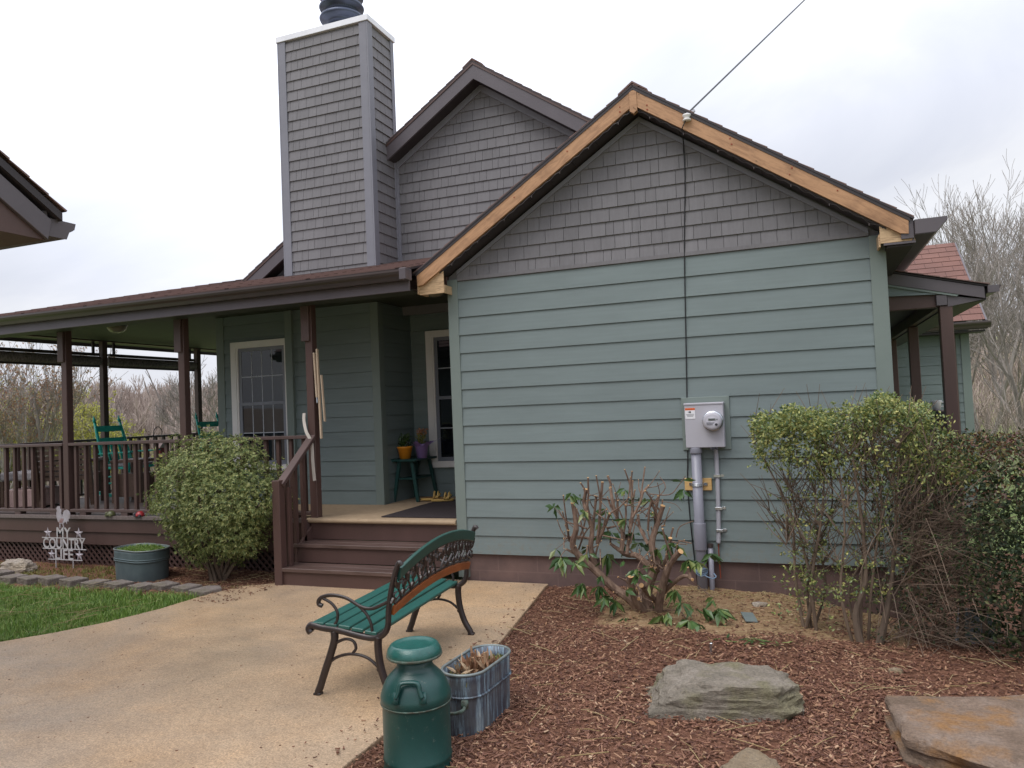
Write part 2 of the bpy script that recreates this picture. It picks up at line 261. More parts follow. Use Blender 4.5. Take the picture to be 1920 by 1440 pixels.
# ------------------------------------------------------------ mesh builder
def clip(poly, a, b, c):        # keep a*u + b*s <= c
    out = []; n = len(poly)
    for i in range(n):
        p, q = poly[i], poly[(i+1) % n]; dp_, dq = a*p[0]+b*p[1]-c, a*q[0]+b*q[1]-c
        if dp_ <= 1e-9: out.append(p)
        if (dp_ < -1e-9 and dq > 1e-9) or (dp_ > 1e-9 and dq < -1e-9):
            t = dp_/(dp_-dq); out.append((p[0]+t*(q[0]-p[0]), p[1]+t*(q[1]-p[1])))
    return out
def clipall(poly, hs):
    for h in hs:
        poly = clip(poly, *h)
        if len(poly) < 3: return []
    return poly
class MB:
    def __init__(s): s.v = []; s.f = []; s.uv = {}; s.mi = []
    def add(s, vs, fs, mi=0):
        o = len(s.v); s.v.extend(tuple(p) for p in vs)
        for f in fs: s.f.append(tuple(i+o for i in f)); s.mi.append(mi)
    def box(s, x0, y0, z0, x1, y1, z1, mi=0):
        x0, x1 = min(x0,x1), max(x0,x1); y0, y1 = min(y0,y1), max(y0,y1); z0, z1 = min(z0,z1), max(z0,z1)
        s.add([(x0,y0,z0),(x1,y0,z0),(x1,y1,z0),(x0,y1,z0),(x0,y0,z1),(x1,y0,z1),(x1,y1,z1),(x0,y1,z1)],
              [(0,3,2,1),(4,5,6,7),(0,1,5,4),(1,2,6,5),(2,3,7,6),(3,0,4,7)], mi); return s
    def beam(s, p, q, w, h, up=(0,0,1), mi=0):    # bar from p to q, w across, h along up
        p, q = V(p), V(q); d = (q-p).normalized(); a = d.cross(V(up)).normalized(); b = a.cross(d)
        vs = [e + a*(sx*w/2) + b*(sz*h/2) for e in (p, q) for sx, sz in ((-1,-1),(1,-1),(1,1),(-1,1))]
        s.add(vs, [(0,3,2,1),(4,5,6,7),(0,1,5,4),(1,2,6,5),(2,3,7,6),(3,0,4,7)][::1], mi)
        return s
    def prism(s, poly, O, A, B, N, t, mi=0):      # polygon in (A,B) at O, thickened by t along N
        O, A, B, N = V(O), V(A), V(B), V(N); n = len(poly)
        vs = [O + A*u + B*w for u, w in poly] + [O + A*u + B*w + N*t for u, w in poly]
        s.add(vs, [tuple(range(n)), tuple(range(2*n-1, n-1, -1))] + [(i, i+n, (i+1) % n + n, (i+1) % n) for i in range(n)], mi); return s
    def slab(s, poly, O, A, B, N, off, uv=False, mi=0):     # front face at offset off(u,w), sides back to 0
        O, A, B, N = V(O), V(A), V(B), V(N); n = len(poly); o = len(s.v)
        vs = [O + A*u + B*w + N*off(u, w) for u, w in poly] + [O + A*u + B*w for u, w in poly]
        if uv: s.uv[len(s.f)] = list(poly)
        s.add(vs, [tuple(range(n))] + [(i, i+n, (i+1) % n + n, (i+1) % n) for i in range(n)], mi); return s
    def tube(s, pts, rad, n=6, cap=True, mi=0, flat=1.0):
        pts = [V(p) for p in pts]; m = len(pts)
        if not hasattr(rad, '__len__'): rad = [rad]*m
        elif len(rad) != m: rad = [rad[0] + (rad[-1]-rad[0])*i/(m-1) for i in range(m)]
        o = len(s.v); ref = None; vs = []
        for i, p in enumerate(pts):
            d = (pts[min(i+1, m-1)] - pts[max(i-1, 0)])
            if d.length < 1e-9: d = V((0,0,1))
            d.normalize()
            if ref is None: ref = d.orthogonal().normalized()
            a = (ref - d*ref.dot(d)); a = a.normalized() if a.length > 1e-6 else d.orthogonal().normalized(); ref = a; b = d.cross(a)
            for k in range(n):
                t = 2*pi*k/n; vs.append(p + a*(cos(t)*rad[i]) + b*(sin(t)*rad[i]*flat))
        fs = [(i*n+k, i*n+(k+1) % n, (i+1)*n+(k+1) % n, (i+1)*n+k) for i in range(m-1) for k in range(n)]
        if cap: fs += [tuple(range(n-1, -1, -1)), tuple(range((m-1)*n, m*n))]
        s.add(vs, fs, mi); return s
    def lathe(s, prof, c=(0,0,0), n=32, mi=0, sx=1, sy=1):
        vs = []; m = len(prof)
        for r, z in prof:
            for k in range(n): t = 2*pi*k/n; vs.append((c[0]+r*cos(t)*sx, c[1]+r*sin(t)*sy, c[2]+z))
        fs = [(i*n+k, i*n+(k+1) % n, (i+1)*n+(k+1) % n, (i+1)*n+k) for i in range(m-1) for k in range(n)]
        fs += [tuple(range(n-1, -1, -1)), tuple(range((m-1)*n, m*n))]
        s.add(vs, fs, mi); return s
    def leaf(s, p, d, side, ln, wd, droop=.15, mi=0):      # bent leaf of two quads each side of the rib
        p, d, side = V(p), V(d), V(side); up = side.cross(d)
        m = p + d*(ln*.5) + up*(ln*.04); e = p + d*ln - V((0,0,1))*(ln*droop)
        s.add([p, m + side*(wd*.5) + up*(wd*.12), e, m - side*(wd*.5) + up*(wd*.12), m], [(0,1,4),(1,2,4),(2,3,4),(3,0,4)], mi)
    def build(s, name, mat, parent=None, smooth=False, bevel=0, loc=None, seg=1):
        me = bpy.data.meshes.new(name); me.from_pydata(s.v, [], s.f); mats = mat if isinstance(mat, (list, tuple)) else [mat]
        for m in mats: me.materials.append(m)
        if len(mats) > 1: me.polygons.foreach_set('material_index', s.mi)
        if s.uv:
            ul = me.uv_layers.new(name='UVMap')
            for fi, ps in s.uv.items():
                for li, q in zip(me.polygons[fi].loop_indices, ps): ul.data[li].uv = q
        if smooth: me.polygons.foreach_set('use_smooth', [True]*len(me.polygons))
        me.update(); o = bpy.data.objects.new(name, me); col.objects.link(o)
        if parent is not None: o.parent = parent
        if loc is not None: o.location = loc
        if bevel:
            b = o.modifiers.new('edge', 'BEVEL'); b.width = bevel; b.segments = seg; b.limit_method = 'ANGLE'; b.angle_limit = .7
        return o
def tag(o, label=None, cat=None, group=None, kind=None):
    if label: o['label'] = label
    if cat: o['category'] = cat
    if group: o['group'] = group
    if kind: o['kind'] = kind
    return o
def thing(name, label, cat, loc=(0,0,0), rz=0, group=None):
    o = bpy.data.objects.new(name, None); o.empty_display_size = .1; col.objects.link(o); o.location = loc; o.rotation_euler = (0,0,rz)
    return tag(o, label, cat, group)
def curve(pts, n=8):            # Catmull-Rom through points
    P = [V(p) for p in pts]; out = []
    for i in range(len(P)-1):
        a, b, c, d = P[max(i-1,0)], P[i], P[i+1], P[min(i+2, len(P)-1)]
        for k in range(n):
            t = k/n; out.append(.5*((2*b)+(c-a)*t+(2*a-5*b+4*c-d)*t*t+(3*b-a-3*c+d)*t**3))
    out.append(P[-1]); return out
def rotz(v, a): return V((v[0]*cos(a)-v[1]*sin(a), v[0]*sin(a)+v[1]*cos(a), v[2]))
X, Y, Z = V((1,0,0)), V((0,1,0)), V((0,0,1))

# ------------------------------------------------------------ cladding
def clapboards(mb, O, A, N, u0, u1, z0, z1, e=.178, t=.0125, hs=()):
    k = 0
    while z0 + k*e < z1 - .01:
        a, b = z0+k*e, min(z0+(k+1)*e, z1); jit = U(-.0008, .0008)
        p = clipall([(u0,a),(u1,a),(u1,b-.0045),(u0,b-.0045)], hs)
        if p: mb.slab(p, O, A, Z, N, lambda u, w: .003 + (t+jit)*(1-(w-a)/e))
        k += 1
def shingles(mb, O, A, N, u0, u1, z0, z1, e=.1275, t=.013, hs=(), first=None):
    z = z0; k = 0
    while z < z1 - .005:
        h = first if (k == 0 and first) else e
        b = min(z+h, z1); u = u0 - U(0, .1); a = z
        while u < u1:
            w = random.choice((.075, .095, .115, .13, .145, .16, .18)); g = .0036
            p = clipall([(max(u,u0)+g/2,a),(min(u+w,u1)-g/2,a),(min(u+w,u1)-g/2,b),(max(u,u0)+g/2,b)], hs) if min(u+w,u1)-max(u,u0) > .012 else []
            tt = t + U(-.0012, .0012)
            if p: mb.slab(p, O, A, Z, N, lambda q, s: .0035 + tt*(1-(s-a)/h))
            u += w
        z = b; k += 1
def roofplane(mb, poly, O, A, B, e=.14, th=.008):
    O, A, B = V(O), V(A), V(B); N = A.cross(B); N = N if N.z > 0 else -N
    s1 = max(p[1] for p in poly); s0 = min(p[1] for p in poly); k = math.floor(s0/e)
    while k*e < s1:
        a = k*e; p = clipall(poly, [(0,-1,-a),(0,1,a+e)])
        if p: mb.slab(p, O, A, B, N, lambda u, w: .004 + th*(1-(w-a)/e), uv=True)
        k += 1

# ============================================================ HOUSE
house = thing('house', 'sage green clapboard house with grey shingled gables, bare wood rake boards and shingled chimney', 'house')
ZB = .26; XL, XR = 0.0, 3.686; BAND = 2.945
RX, RZ = 1.865, 4.45; SLS = {-1: .645, 1: .684}; SL = .66            # wing ridge and pitch
# wing front wall
mb = MB(); clapboards(mb, (0,0,0), X, -Y, XL, XR, ZB, BAND-.012); mb.box(XL,.001,ZB+.01,XR,.02,BAND-.02); mb.build('front_wall', SAGE, house)
mb = MB(); zf = lambda d: [(SLS[1], 1, RZ-.2-d+SLS[1]*RX), (-SLS[-1], 1, RZ-.2-d-SLS[-1]*RX)]
mb.box(XL, .002, BAND-.02, XR, .08, BAND+.1)
mb.prism([(XL-.1,2.9),(XR+.1,2.9),(XR+.1,RZ-.2-SLS[1]*(XR+.1-RX)),(RX,RZ-.2),(XL-.1,RZ-.2-SLS[-1]*(RX-XL+.1))], (0,.004,0), X, Z, Y, .06)
mb.box(XL, -.02, BAND-.012, XR, .002, BAND+.022)
shingles(mb, (0,0,0), X, -Y, XL, XR, BAND+.022, 4.3, .1275, .013, zf(.05), first=.107)
mb.build('gable_shingles', SHING, house)
mb = MB(); mb.box(-.108, -.022, .03, XL, .03, 2.95); mb.box(-.108, .03, .3, -.086, .13, 2.95); mb.build('corner_board', TRIMG, house, bevel=.003)
mb = MB(); mb.box(XR, -.022, .2, 3.806, .03, 2.93); mb.box(3.784, .03, .2, 3.806, .13, 2.93); mb.build('corner_board', TRIMG, house, bevel=.003)
# frieze boards under the rake soffit
for sg in (-1, 1):
    SL = SLS[sg]; mb = MB(); x1 = XL if sg < 0 else XR; d = abs(x1-RX); z0 = RZ-.215
    p = [(0,z0),(sg*d, z0-SL*d),(sg*d, z0-SL*d-.04),(0,z0-.048)]
    mb.prism(p, (RX,-.024,0), X, Z, Y, .026); mb.build('frieze_board', SHINGT, house)
# wing side walls, back mass
mb = MB(); clapboards(mb, (-.1,0,0), Y, -X, .13, 1.9, .57, 3.0); mb.box(-.098,.13,.3,-.07,1.9,3.1); mb.box(-.09, .03, -.2, 3.78, .06, ZB+.3); mb.build('side_wall', SAGE, house)
mb = MB(); clapboards(mb, (3.798,0,0), Y, X, .13, 9.1, .26, 3.0); mb.box(3.77,.1,.26,3.796,9.1,3.1); mb.build('side_wall', SAGE, house)
mb = MB(); mb.box(-.08, .02, -.9, 3.78, .1, ZB-.004); mb.box(3.70, .1, -.9, 3.78, 9.1, .25); mb.build('foundation', FOUND, house)
# wing roof
ov = -.235; yb = 9.0; k = sqrt(1+SL*SL)
xl, xr = -.37, 3.99
mb = MB()
for sg, xe in ((-1, xl), (1, xr)):
    SL = SLS[sg]; k = sqrt(1+SL*SL); ln = abs(xe-RX)*k; B = V((-sg, 0, SL))/k
    roofplane(mb, [(0,0),(yb-ov,0),(yb-ov,ln),(0,ln)], (xe, ov, RZ-SL*abs(xe-RX)), Y, B)
    mb.prism([(0,0),(yb-ov,0),(yb-ov,ln),(0,ln)], (xe, ov, RZ-SL*abs(xe-RX)-.014), Y, B, V((sg*SL,0,1))/k, .013, 1)
mb.prism([(-.13,-.13*SL),(0,0),(.13,-.13*SL),(.13,-.13*SL+.014),(0,.018),(-.13,-.13*SL+.014)], (RX,ov-.004,RZ+.014), X, Z, Y, yb-ov)
mb.build('roof', [ROOF, SOFF], house)
# shingle edge drip strip seen along the rake
for sg, xe in ((-1, -.345), (1, 3.965)):
    SL = SLS[sg]; mb = MB(); d = abs(xe-RX)
    mb.prism([(0,-.012),(sg*d,-.012-SL*d),(sg*d,-.043-SL*d),(0,-.043)], (RX, ov+.004, RZ), X, Z, Y, .03); mb.build('drip_edge', SOFF, house)
# bare rake boards
for sg, xe in ((-1, -.335), (1, 3.955)):
    SL = SLS[sg]; k = sqrt(1+SL*SL); mb = MB(); d = abs(xe-RX)
    p = [(sg*.035, -.044-SL*.035), (sg*d, -.044-SL*d), (sg*(d-.004), -.044-SL*d-.10), (sg*(d-.06), -.177-SL*(d-.06)), (sg*.035, -.18-SL*.035)]
    q = [((u-sg*SL*w)/k, (sg*SL*u+w)/k) for u, w in p]       # board coordinates: grain along its own length
    ob = MB().prism(q, (0,0,0), X, Z, Y, .028).build('rake_board', PINE, house, loc=(RX,-.226,RZ)); ob.rotation_euler = (0, sg*math.atan(SL), 0)
mb = MB(); mb.prism([(-.033,-.02),(.033,-.02),(.033,-.2),(0,-.225),(-.033,-.2)], (RX,-.23,RZ-.03), X, Z, Y, .05); mb.build('ridge_block', PINE, house)
for sg, us in ((1, (.12,.12,.8,.81,1.25,1.27,1.6)), (-1, (.12,.12,.62,1.15))):
    SL = SLS[sg]
    for u in us:
        a = V((RX+sg*u, -.2275, RZ-SL*u-U(.06,.17))); MB().tube([a, a-Y*.002], U(.005,.008), 7).build('nail_hole', INKO, house)
# rake soffit, dark
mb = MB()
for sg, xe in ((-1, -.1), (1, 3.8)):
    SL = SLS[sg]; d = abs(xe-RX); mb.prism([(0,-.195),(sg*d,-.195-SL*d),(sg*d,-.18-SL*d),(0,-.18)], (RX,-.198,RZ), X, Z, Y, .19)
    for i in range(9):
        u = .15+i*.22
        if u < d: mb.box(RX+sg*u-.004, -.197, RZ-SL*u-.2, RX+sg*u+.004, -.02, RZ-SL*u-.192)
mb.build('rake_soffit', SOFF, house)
# boxed eave returns
mb = MB(); mb.prism([(-.325,2.80),(-.06,2.80),(-.06,3.06),(-.075,3.04),(-.33,2.905)], (0,-.196,0), X, Z, Y, .012)
mb.box(-.068, -.184, 2.80, -.056, -.022, 2.88); mb.box(-.345, -.205, 2.81, -.325, 0, 2.92)
mb.build('eave_return', PINEW, house, bevel=.002)
mb = MB(); mb.prism([(3.752,2.825),(4.0,2.825),(3.955,2.955),(3.78,3.07),(3.752,3.06)], (0,-.196,0), X, Z, Y, .012)
mb.box(3.742, -.184, 2.80, 3.756, -.022, 2.9)
mb.build('eave_return', PINEW, house, bevel=.002)
mb = MB(); mb.box(3.9, -.214, 2.84, 3.99, -.2, 3.0); mb.box(3.978, -.2, 2.82, 3.992, 5.2, 3.0); mb.box(3.775, -.205, 2.804, 4.0, -.19, 2.822); mb.build('fascia', FASC, house, bevel=.002)
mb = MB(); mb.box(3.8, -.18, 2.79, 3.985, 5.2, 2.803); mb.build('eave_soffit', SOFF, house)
def gutter(mb, p, q, out, h=.12, w=.125):      # K-style gutter between p and q, `out` points away from the fascia
    p, q, out = V(p), V(q), V(out); prof = [(0,0),(.0,-h),(.075*w/.125,-h),(.09*w/.125,-h*.62),(w*.92,-h*.42),(w,-h*.2),(w,0),(w-.012,0),(w-.012,-h*.18),(.085*w/.125,-h*.55),(.07*w/.125,-h+.008),(.008,-h+.008),(.008,0)]
    n = len(prof); vs = [e + out*a + Z*b for e in (p, q) for a, b in prof]
    mb.add(vs, [(i, (i+1) % n, (i+1) % n+n, i+n) for i in range(n)] + [tuple(range(7)), tuple(range(n, n+7))])
    return mb
mb = gutter(MB(), (3.992,-.24,2.975), (3.992,5.2,2.995), X, .115, .225); mb.build('gutter', GUTT, house)
mb = MB(); mb.prism([(3.995,2.865),(4.14,2.865),(4.215,2.955),(4.215,2.975),(3.995,2.975)], (0,-.246,0), X, Z, Y, .008); mb.build('gutter_end', FASC, house)

# main gable (behind) ------------------------------------------------
MX, MZ, MY = -.364, 5.835, 1.69; MSL = {-1: .655, 1: .684}
mb = MB(); hs = [(MSL[1],1,MZ-.19+MSL[1]*MX),(-MSL[-1],1,MZ-.19-MSL[-1]*MX)]
mb.prism([(-4.0,2.9),(1.9,2.9),(1.9,MZ-.19-MSL[1]*(1.9-MX)),(MX,MZ-.19),(-4.0,MZ-.19-MSL[-1]*(MX+4.0))], (0,MY+.002,0), X, Z, Y, .08)
shingles(mb, (0,MY,0), X, -Y, -4.0, 1.9, 3.3, 5.7, .1275, .013, hs); mb.build('gable_shingles', SHING, house)
mb = MB(); mo = 1.44; mxl, mxr = -4.35, 3.6
for sg, xe in ((-1, mxl), (1, mxr)):
    msl = MSL[sg]; mk = sqrt(1+msl*msl); ln = abs(xe-MX)*mk; B = V((-sg,0,msl))/mk
    roofplane(mb, [(0,0),(9-mo,0),(9-mo,ln),(0,ln)], (xe,mo,MZ-msl*abs(xe-MX)), Y, B)
    mb.prism([(0,0),(9-mo,0),(9-mo,ln),(0,ln)], (xe,mo,MZ-msl*abs(xe-MX)-.016), Y, B, V((sg*msl,0,1))/mk, .015, 1)
mb.prism([(-.13,-.13*msl),(0,0),(.13,-.13*msl),(.13,-.13*msl+.014),(0,.018),(-.13,-.13*msl+.014)], (MX,mo-.004,MZ+.014), X, Z, Y, 9-mo)
mb.build('roof', [ROOF, SOFF], house)
for sg, d in ((-1, 3.9), (1, 3.4)):
    msl = MSL[sg]
    mb = MB().prism([(0,-.03),(sg*d,-.03-msl*d),(sg*d,-.215-msl*d),(0,-.215)], (MX,mo+.012,MZ), X, Z, Y, .03); mb.build('rake_board', FASC, house)
    mb = MB().prism([(0,-.012),(sg*d,-.012-msl*d),(sg*d,-.045-msl*d),(0,-.045)], (MX,mo+.002,MZ), X, Z, Y, .012); mb.build('drip_edge', BROWN, house)
    mb = MB().prism([(0,-.2),(sg*d,-.2-msl*d),(sg*d,-.19-msl*d),(0,-.19)], (MX,mo+.043,MZ), X, Z, Y, .205); mb.build('rake_soffit', SOFF, house)
    mb = MB().prism([(0,-.205),(sg*d,-.205-msl*d),(sg*d,-.275-msl*d),(0,-.29)], (MX,MY-.028,MZ), X, Z, Y, .03); mb.build('frieze_board', SHINGT, house)
# chimney --------------------------------------------------------------
CX0, CX1, CY0, CY1, CZ0, CZ1 = -2.88, -1.59, 1.1, 1.70, 3.2, 6.46
ch = MB().box(CX0+.004, CY0+.004, CZ0, CX1-.004, CY1-.004, CZ1-.02)
shingles(ch, (0,CY0,0), X, -Y, CX0+.1, CX1-.1, 3.36, CZ1-.06, .1275)
shingles(ch, (CX1,0,0), Y, X, CY0+.08, CY1-.06, 3.36, CZ1-.06, .1275)
shingles(ch, (CX0,0,0), Y, -X, CY0+.08, CY1-.06, 3.36, CZ1-.06, .1275)
ch = ch.build('chimney', SHING, house)
mb = MB()
for x, sx in ((CX0,-1),(CX1,1)):
    mb.box(x, CY0-.022, 3.2, x-sx*.1, CY0+.003, CZ1-.03); mb.box(x+sx*.022, CY0-.0215, 3.2, x, CY0+.085, CZ1-.032); mb.box(x+sx*.021, CY1-.07, 3.2, x-sx*.004, CY1+.004, CZ1-.03)
mb.box(CX1+.002, MY-.035, 3.2, CX1+.05, MY-.005, 4.97)
mb.build('corner_board', SHINGT, ch, bevel=.002)
mb = MB(); mb.box(CX0-.035, CY0-.035, CZ1-.03, CX1+.035, CY1+.03, CZ1+.045); mb.build('chimney_cap', CAPM, ch, bevel=.004)
mb = MB(); fx, fy = -2.14, 1.42
pr = [(.20,0),(.235,.02),(.25,.05),(.225,.075),(.19,.085),(.19,.14),(.2,.17),(.275,.19),(.285,.215),(.27,.24),(.21,.275),(.205,.32),(.275,.335),(.285,.36),(.27,.385),(.21,.42),(.2,.47),(.28,.49),(.28,.52),(.1,.6),(.02,.62)]
mb.lathe(pr, (fx, fy, CZ1+.05), 40)
for i in range(48):
    t = 2*pi*i/48; mb.box(fx+.207*cos(t)-.003, fy+.207*sin(t)-.003, CZ1+.25, fx+.207*cos(t)+.003, fy+.207*sin(t)+.003, CZ1+.52)
mb.build('flue_cap', FLUE, ch, smooth=True)
mb = MB(); mb.box(CX0-.05, CY0-.09, 3.40, CX1+.06, CY0-.024, 3.425); mb.build('flashing', GUTT, ch)

# porch-side walls -------------------------------------------------------
ZD = .57
mb = MB(); clapboards(mb, (0,1.1,0), X, -Y, -3.92, -1.67, ZD, 3.02, .178); mb.box(-4.0,1.104,.2,-1.59,1.16,3.4); mb.build('porch_wall', SAGE, house)
mb = MB(); mb.box(-4.02, 1.078, ZD, -3.9, 1.11, 3.0); mb.box(-4.02, 1.11, ZD, -3.998, 1.2, 3.0); mb.build('corner_board', TRIMG, house, bevel=.003)
mb = MB(); mb.box(-1.68, 1.078, ZD, -1.57, 1.11, 3.0); mb.box(-1.592, 1.11, ZD, -1.57, 1.2, 3.0); mb.build('corner_board', TRIMG, house, bevel=.003)
mb = MB(); mb.box(-2.905, 1.045, ZD, -2.8, 1.1, 3.0); mb.build('trim_board', TRIMG, house, bevel=.003)
mb = MB(); clapboards(mb, (-1.585,0,0), Y, X, 1.2, 1.9, ZD, 3.0); mb.box(-1.62,1.2,.3,-1.587,1.9,3.1); mb.build('alcove_side_wall', SAGE, house)
mb = MB(); clapboards(mb, (0,1.9,0), X, -Y, -1.585, -.1, ZD, 3.0); mb.box(-1.585,1.903,.2,-.1,1.95,3.2); mb.build('alcove_wall', SAGE, house)
mb = MB(); clapboards(mb, (-4.0,0,0), Y, -X, 1.2, 9.0, ZD, 3.2); mb.box(-3.998,1.2,.3,-3.95,9,3.2); mb.build('side_wall', SAGE, house)
def window(x0, x1, z0, z1, y, cas, zmeet, cols, name='window', rows=((.5,),)):
    w = MB()                                       # casing
    c = .085
    w.box(x0,y-.045,z0-.02,x0+c,y,z1); w.box(x1-c,y-.045,z0-.02,x1,y,z1); w.box(x0+c,y-.045,z1-c,x1-c,y,z1)
    w.box(x0-.01,y-.06,z0-.05,x1+.01,y,z0+.03)
    w.box(x0+c,y-.038,z0+.03,x0+c+.025,y,z1-c); w.box(x1-c-.025,y-.038,z0+.03,x1-c,y,z1-c)
    wo = w.build(name, cas, house, bevel=.002)
    s = MB(); a, b = x0+c+.025, x1-c-.025; f = .045
    s.box(a,y-.028,zmeet-.02,b,y,zmeet+.02); s.box(a,y-.028,z0+.03,a+f,y,zmeet-.02); s.box(b-f,y-.028,z0+.03,b,y,zmeet-.02); s.box(a+f,y-.028,z0+.03,b-f,y,z0+.08)
    s.box(a,y-.022,zmeet+.02,a+f,y,z1-c); s.box(b-f,y-.022,zmeet+.02,b,y,z1-c); s.box(a+f,y-.022,z1-c-.045,b-f,y,z1-c)
    s.build('sash', SASHM, wo, bevel=.0015)
    g = MB(); g.box(a+f,y-.0165,z0+.08,b-f,y-.002,z1-c-.045); g.build('pane', GLASS, wo)
    m = MB()
    for i in range(1, cols): xx = a+f+(b-a-2*f)*i/cols; m.box(xx-.006,y-.0195,z0+.08,xx+.006,y-.0166,zmeet-.02); m.box(xx-.005,y-.0192,zmeet+.02,xx+.005,y-.0167,z1-c-.045)
    for lo, hi in ((z0+.08, zmeet-.02), (zmeet+.02, z1-c-.045)):
        zz = lo+(hi-lo)*.5; m.box(a+f,y-.0189,zz-.006,b-f,y-.0168,zz+.006)
    m.build('muntin', MUNT, wo); return wo
window(-3.77, -2.822, 1.05, 2.66, 1.097, CREAMW, 1.855, 4)
window(-1.35, -.42, 1.0, 2.69, 1.897, CREAMW, 1.83, 3)

# rear wing across the back right -----------------------------------------
RE = 5.97
mb = MB(); clapboards(mb, (0,9.1,0), X, -Y, 3.8, RE-.1, .2, 2.86, .175); mb.box(3.8,9.104,-.6,RE-.002,9.2,3.0); clapboards(mb, (RE-.002,0,0), Y, X, 9.2, 13, -.4, 2.9); mb.box(RE-.06,9.2,-.5,RE-.004,13,2.9); mb.build('rear_wall', SAGE, house)
mb = MB(); mb.box(RE-.12,9.07,-.2,RE+.02,9.12,2.83); mb.box(RE-.005,9.12,-.2,RE+.02,9.2,2.83); mb.build('corner_board', TRIMG, house, bevel=.003)
mb = MB(); rs = .77; rk = sqrt(1+rs*rs); ln = 2.35*rk
roofplane(mb, [(0,0),(4.22,0),(4.22,ln),(0,ln)], (1.95,8.62,2.87), X, V((0,1,rs))/rk, .2)
roofplane(mb, [(0,0),(4.22,0),(4.22,ln),(0,ln)], (1.95,8.62+4.7,2.87), X, V((0,-1,rs))/rk, .2)
mb.build('rear_roof', ROOFR, house)
mb = MB(); mb.prism([(0,0),(2.35,2.35*rs),(4.7,0),(4.7,-.16),(2.35,2.35*rs-.16),(0,-.16)], (6.175,8.62,2.87), Y, Z, X, .03); mb.box(2,8.62,2.71,6.17,8.65,2.855); mb.build('rear_fascia', FASC, house)
mb = gutter(MB(), (2,8.62,2.84), (6.24,8.62,2.84), -Y, .11, .12); mb.build('gutter', GUTT, house)
mb = MB(); mb.box(2,8.65,2.67,6.17,9.1,2.70); mb.build('eave_soffit', SOFF, house)
mb = MB(); mb.box(5.66,9.0,-.2,5.76,9.075,2.66); mb.build('downspout', BROWN, house, bevel=.01)
# ============================================================ FRONT PORCH
porch = thing('front_porch', 'brown wraparound front porch with shingled roof, railing, lattice skirt and three wooden steps', 'porch')
DX0, DX1 = -7.3, -.11
mb = MB(); yy = .0
mb.box(DX0-.03, -.03, ZD-.038, -1.86, .095, ZD)
while yy < 1.0:
    mb.box(DX0, .1+yy, ZD-.03, DX1, .1+yy+.135, ZD-U(0,.0012)); yy += .14
x = DX0
while yy < 8.0:
    mb.box(DX0, .1+yy, ZD-.03, (-4.02 if yy > 1.0 else DX1) if yy > 1.9 else DX1, .1+yy+.135, ZD-U(0,.0012)); yy += .14
mb.build('deck', DECKM, porch)
mb = MB(); mb.box(DX0, -.005, ZD-.2, -1.86, .035, ZD-.04); mb.build('rim_board', BROWN, porch, bevel=.003)
mb = MB(); mb.box(DX0, .015, ZD-.355, -1.86, .05, ZD-.202); mb.build('skirt_board', BROWN, porch, bevel=.003)
mb = MB(); mb.box(DX0-.01, .0, ZD-.355, DX0+.03, 8, ZD-.04); mb.build('rim_board', BROWN, porch)
mb = MB(); z0, z1 = -.12, ZD-.357; h = z1-z0
for sg in (1, -1):
    u = DX0-h
    while u < -1.9:
        p = clipall([(u,z0),(u+.036,z0),(u+.036+h,z1),(u+h,z1)] if sg > 0 else [(u+h,z0),(u+h+.036,z0),(u+.036,z1),(u,z1)], [(-1,0,-DX0),(1,0,-1.9)])
        if p: mb.prism(p, (0,.06+.006*sg,0), X, Z, Y, .006)
        u += .085
mb.build('lattice', BROWN, porch)
mb = MB(); mb.box(DX0, .6, -.3, -1.9, .62, ZD-.05); mb.box(DX0+.05, .05, -.3, DX0+.07, 8, ZD-.05); mb.build('dark_backing', SOFF, porch)  # dark sheets behind the lattice stand in for the shade under the deck
# posts
PS = .09
def post(x, y, z0, z1, front=True, trim=True, parent=porch):
    p = MB().box(x-PS/2, y-PS/2, z0, x+PS/2, y+PS/2, z1).build('porch_post', BROWN, parent, bevel=.005)
    if trim: MB().box(x-PS/2-.03, y-PS/2-.026, 2.47, x+PS/2-.02, y-PS/2, z1).build('trim_block', RAIL, p, bevel=.004)
    return p
for x in (-7.22, -5.46, -3.57, -1.8): post(x, .06, ZD-.2 if x > -2 else ZD-.04, 2.9)
for y in (2.1, 4.1, 6.0): post(-7.22, y, ZD, 2.99, trim=False)
# roof
EZ, PSL, EY, EX = 3.055, .26, -.345, -7.75
pk = sqrt(1+PSL*PSL)
mb = MB(); d = 2.05; B = V((0,1,PSL))/pk
roofplane(mb, [(0,0),(7.42,0),(7.42,d*pk),(d,d*pk)], (EX,EY,EZ), X, B)
roofplane(mb, [(0,0),(9,0),(9,4.5*pk),(4.5,4.5*pk)], (EX,EY,EZ), Y, V((1,0,PSL))/pk)
mb.build('porch_roof', ROOF, porch)
mb = MB(); mb.prism([(0,0),(7.42,0),(7.42,d*pk),(d,d*pk)], (EX,EY,EZ-.02), X, B, V((0,-PSL,1))/pk, .018)
mb.prism([(0,0),(9,0),(9,4.5*pk),(4.5,4.5*pk)], (EX,EY,EZ-.02), Y, V((1,0,PSL))/pk, V((-PSL,0,1))/pk, .018); mb.build('roof_deck', SOFF, porch)
mb = MB(); mb.box(EX+.02, EY+.005, 2.83, -.36, EY+.03, 3.02); mb.box(EX+.02, EY+.03, 2.96, EX+.045, 8.6, 3.02); mb.build('fascia', FASC, porch, bevel=.003)
mb = gutter(MB(), (EX-.1,EY+.004,3.035), (-.395,EY+.004,3.025), -Y, .098, .115); gutter(mb, (EX+.02,EY,3.05), (EX+.02,8.6,3.05), -X, .075, .115); mb.build('gutter', GUTT, porch)
mb = MB(); mb.box(-.4, EY-.118, 2.925, -.33, EY+.01, 3.035); mb.build('gutter_end', FASC, porch, bevel=.004)
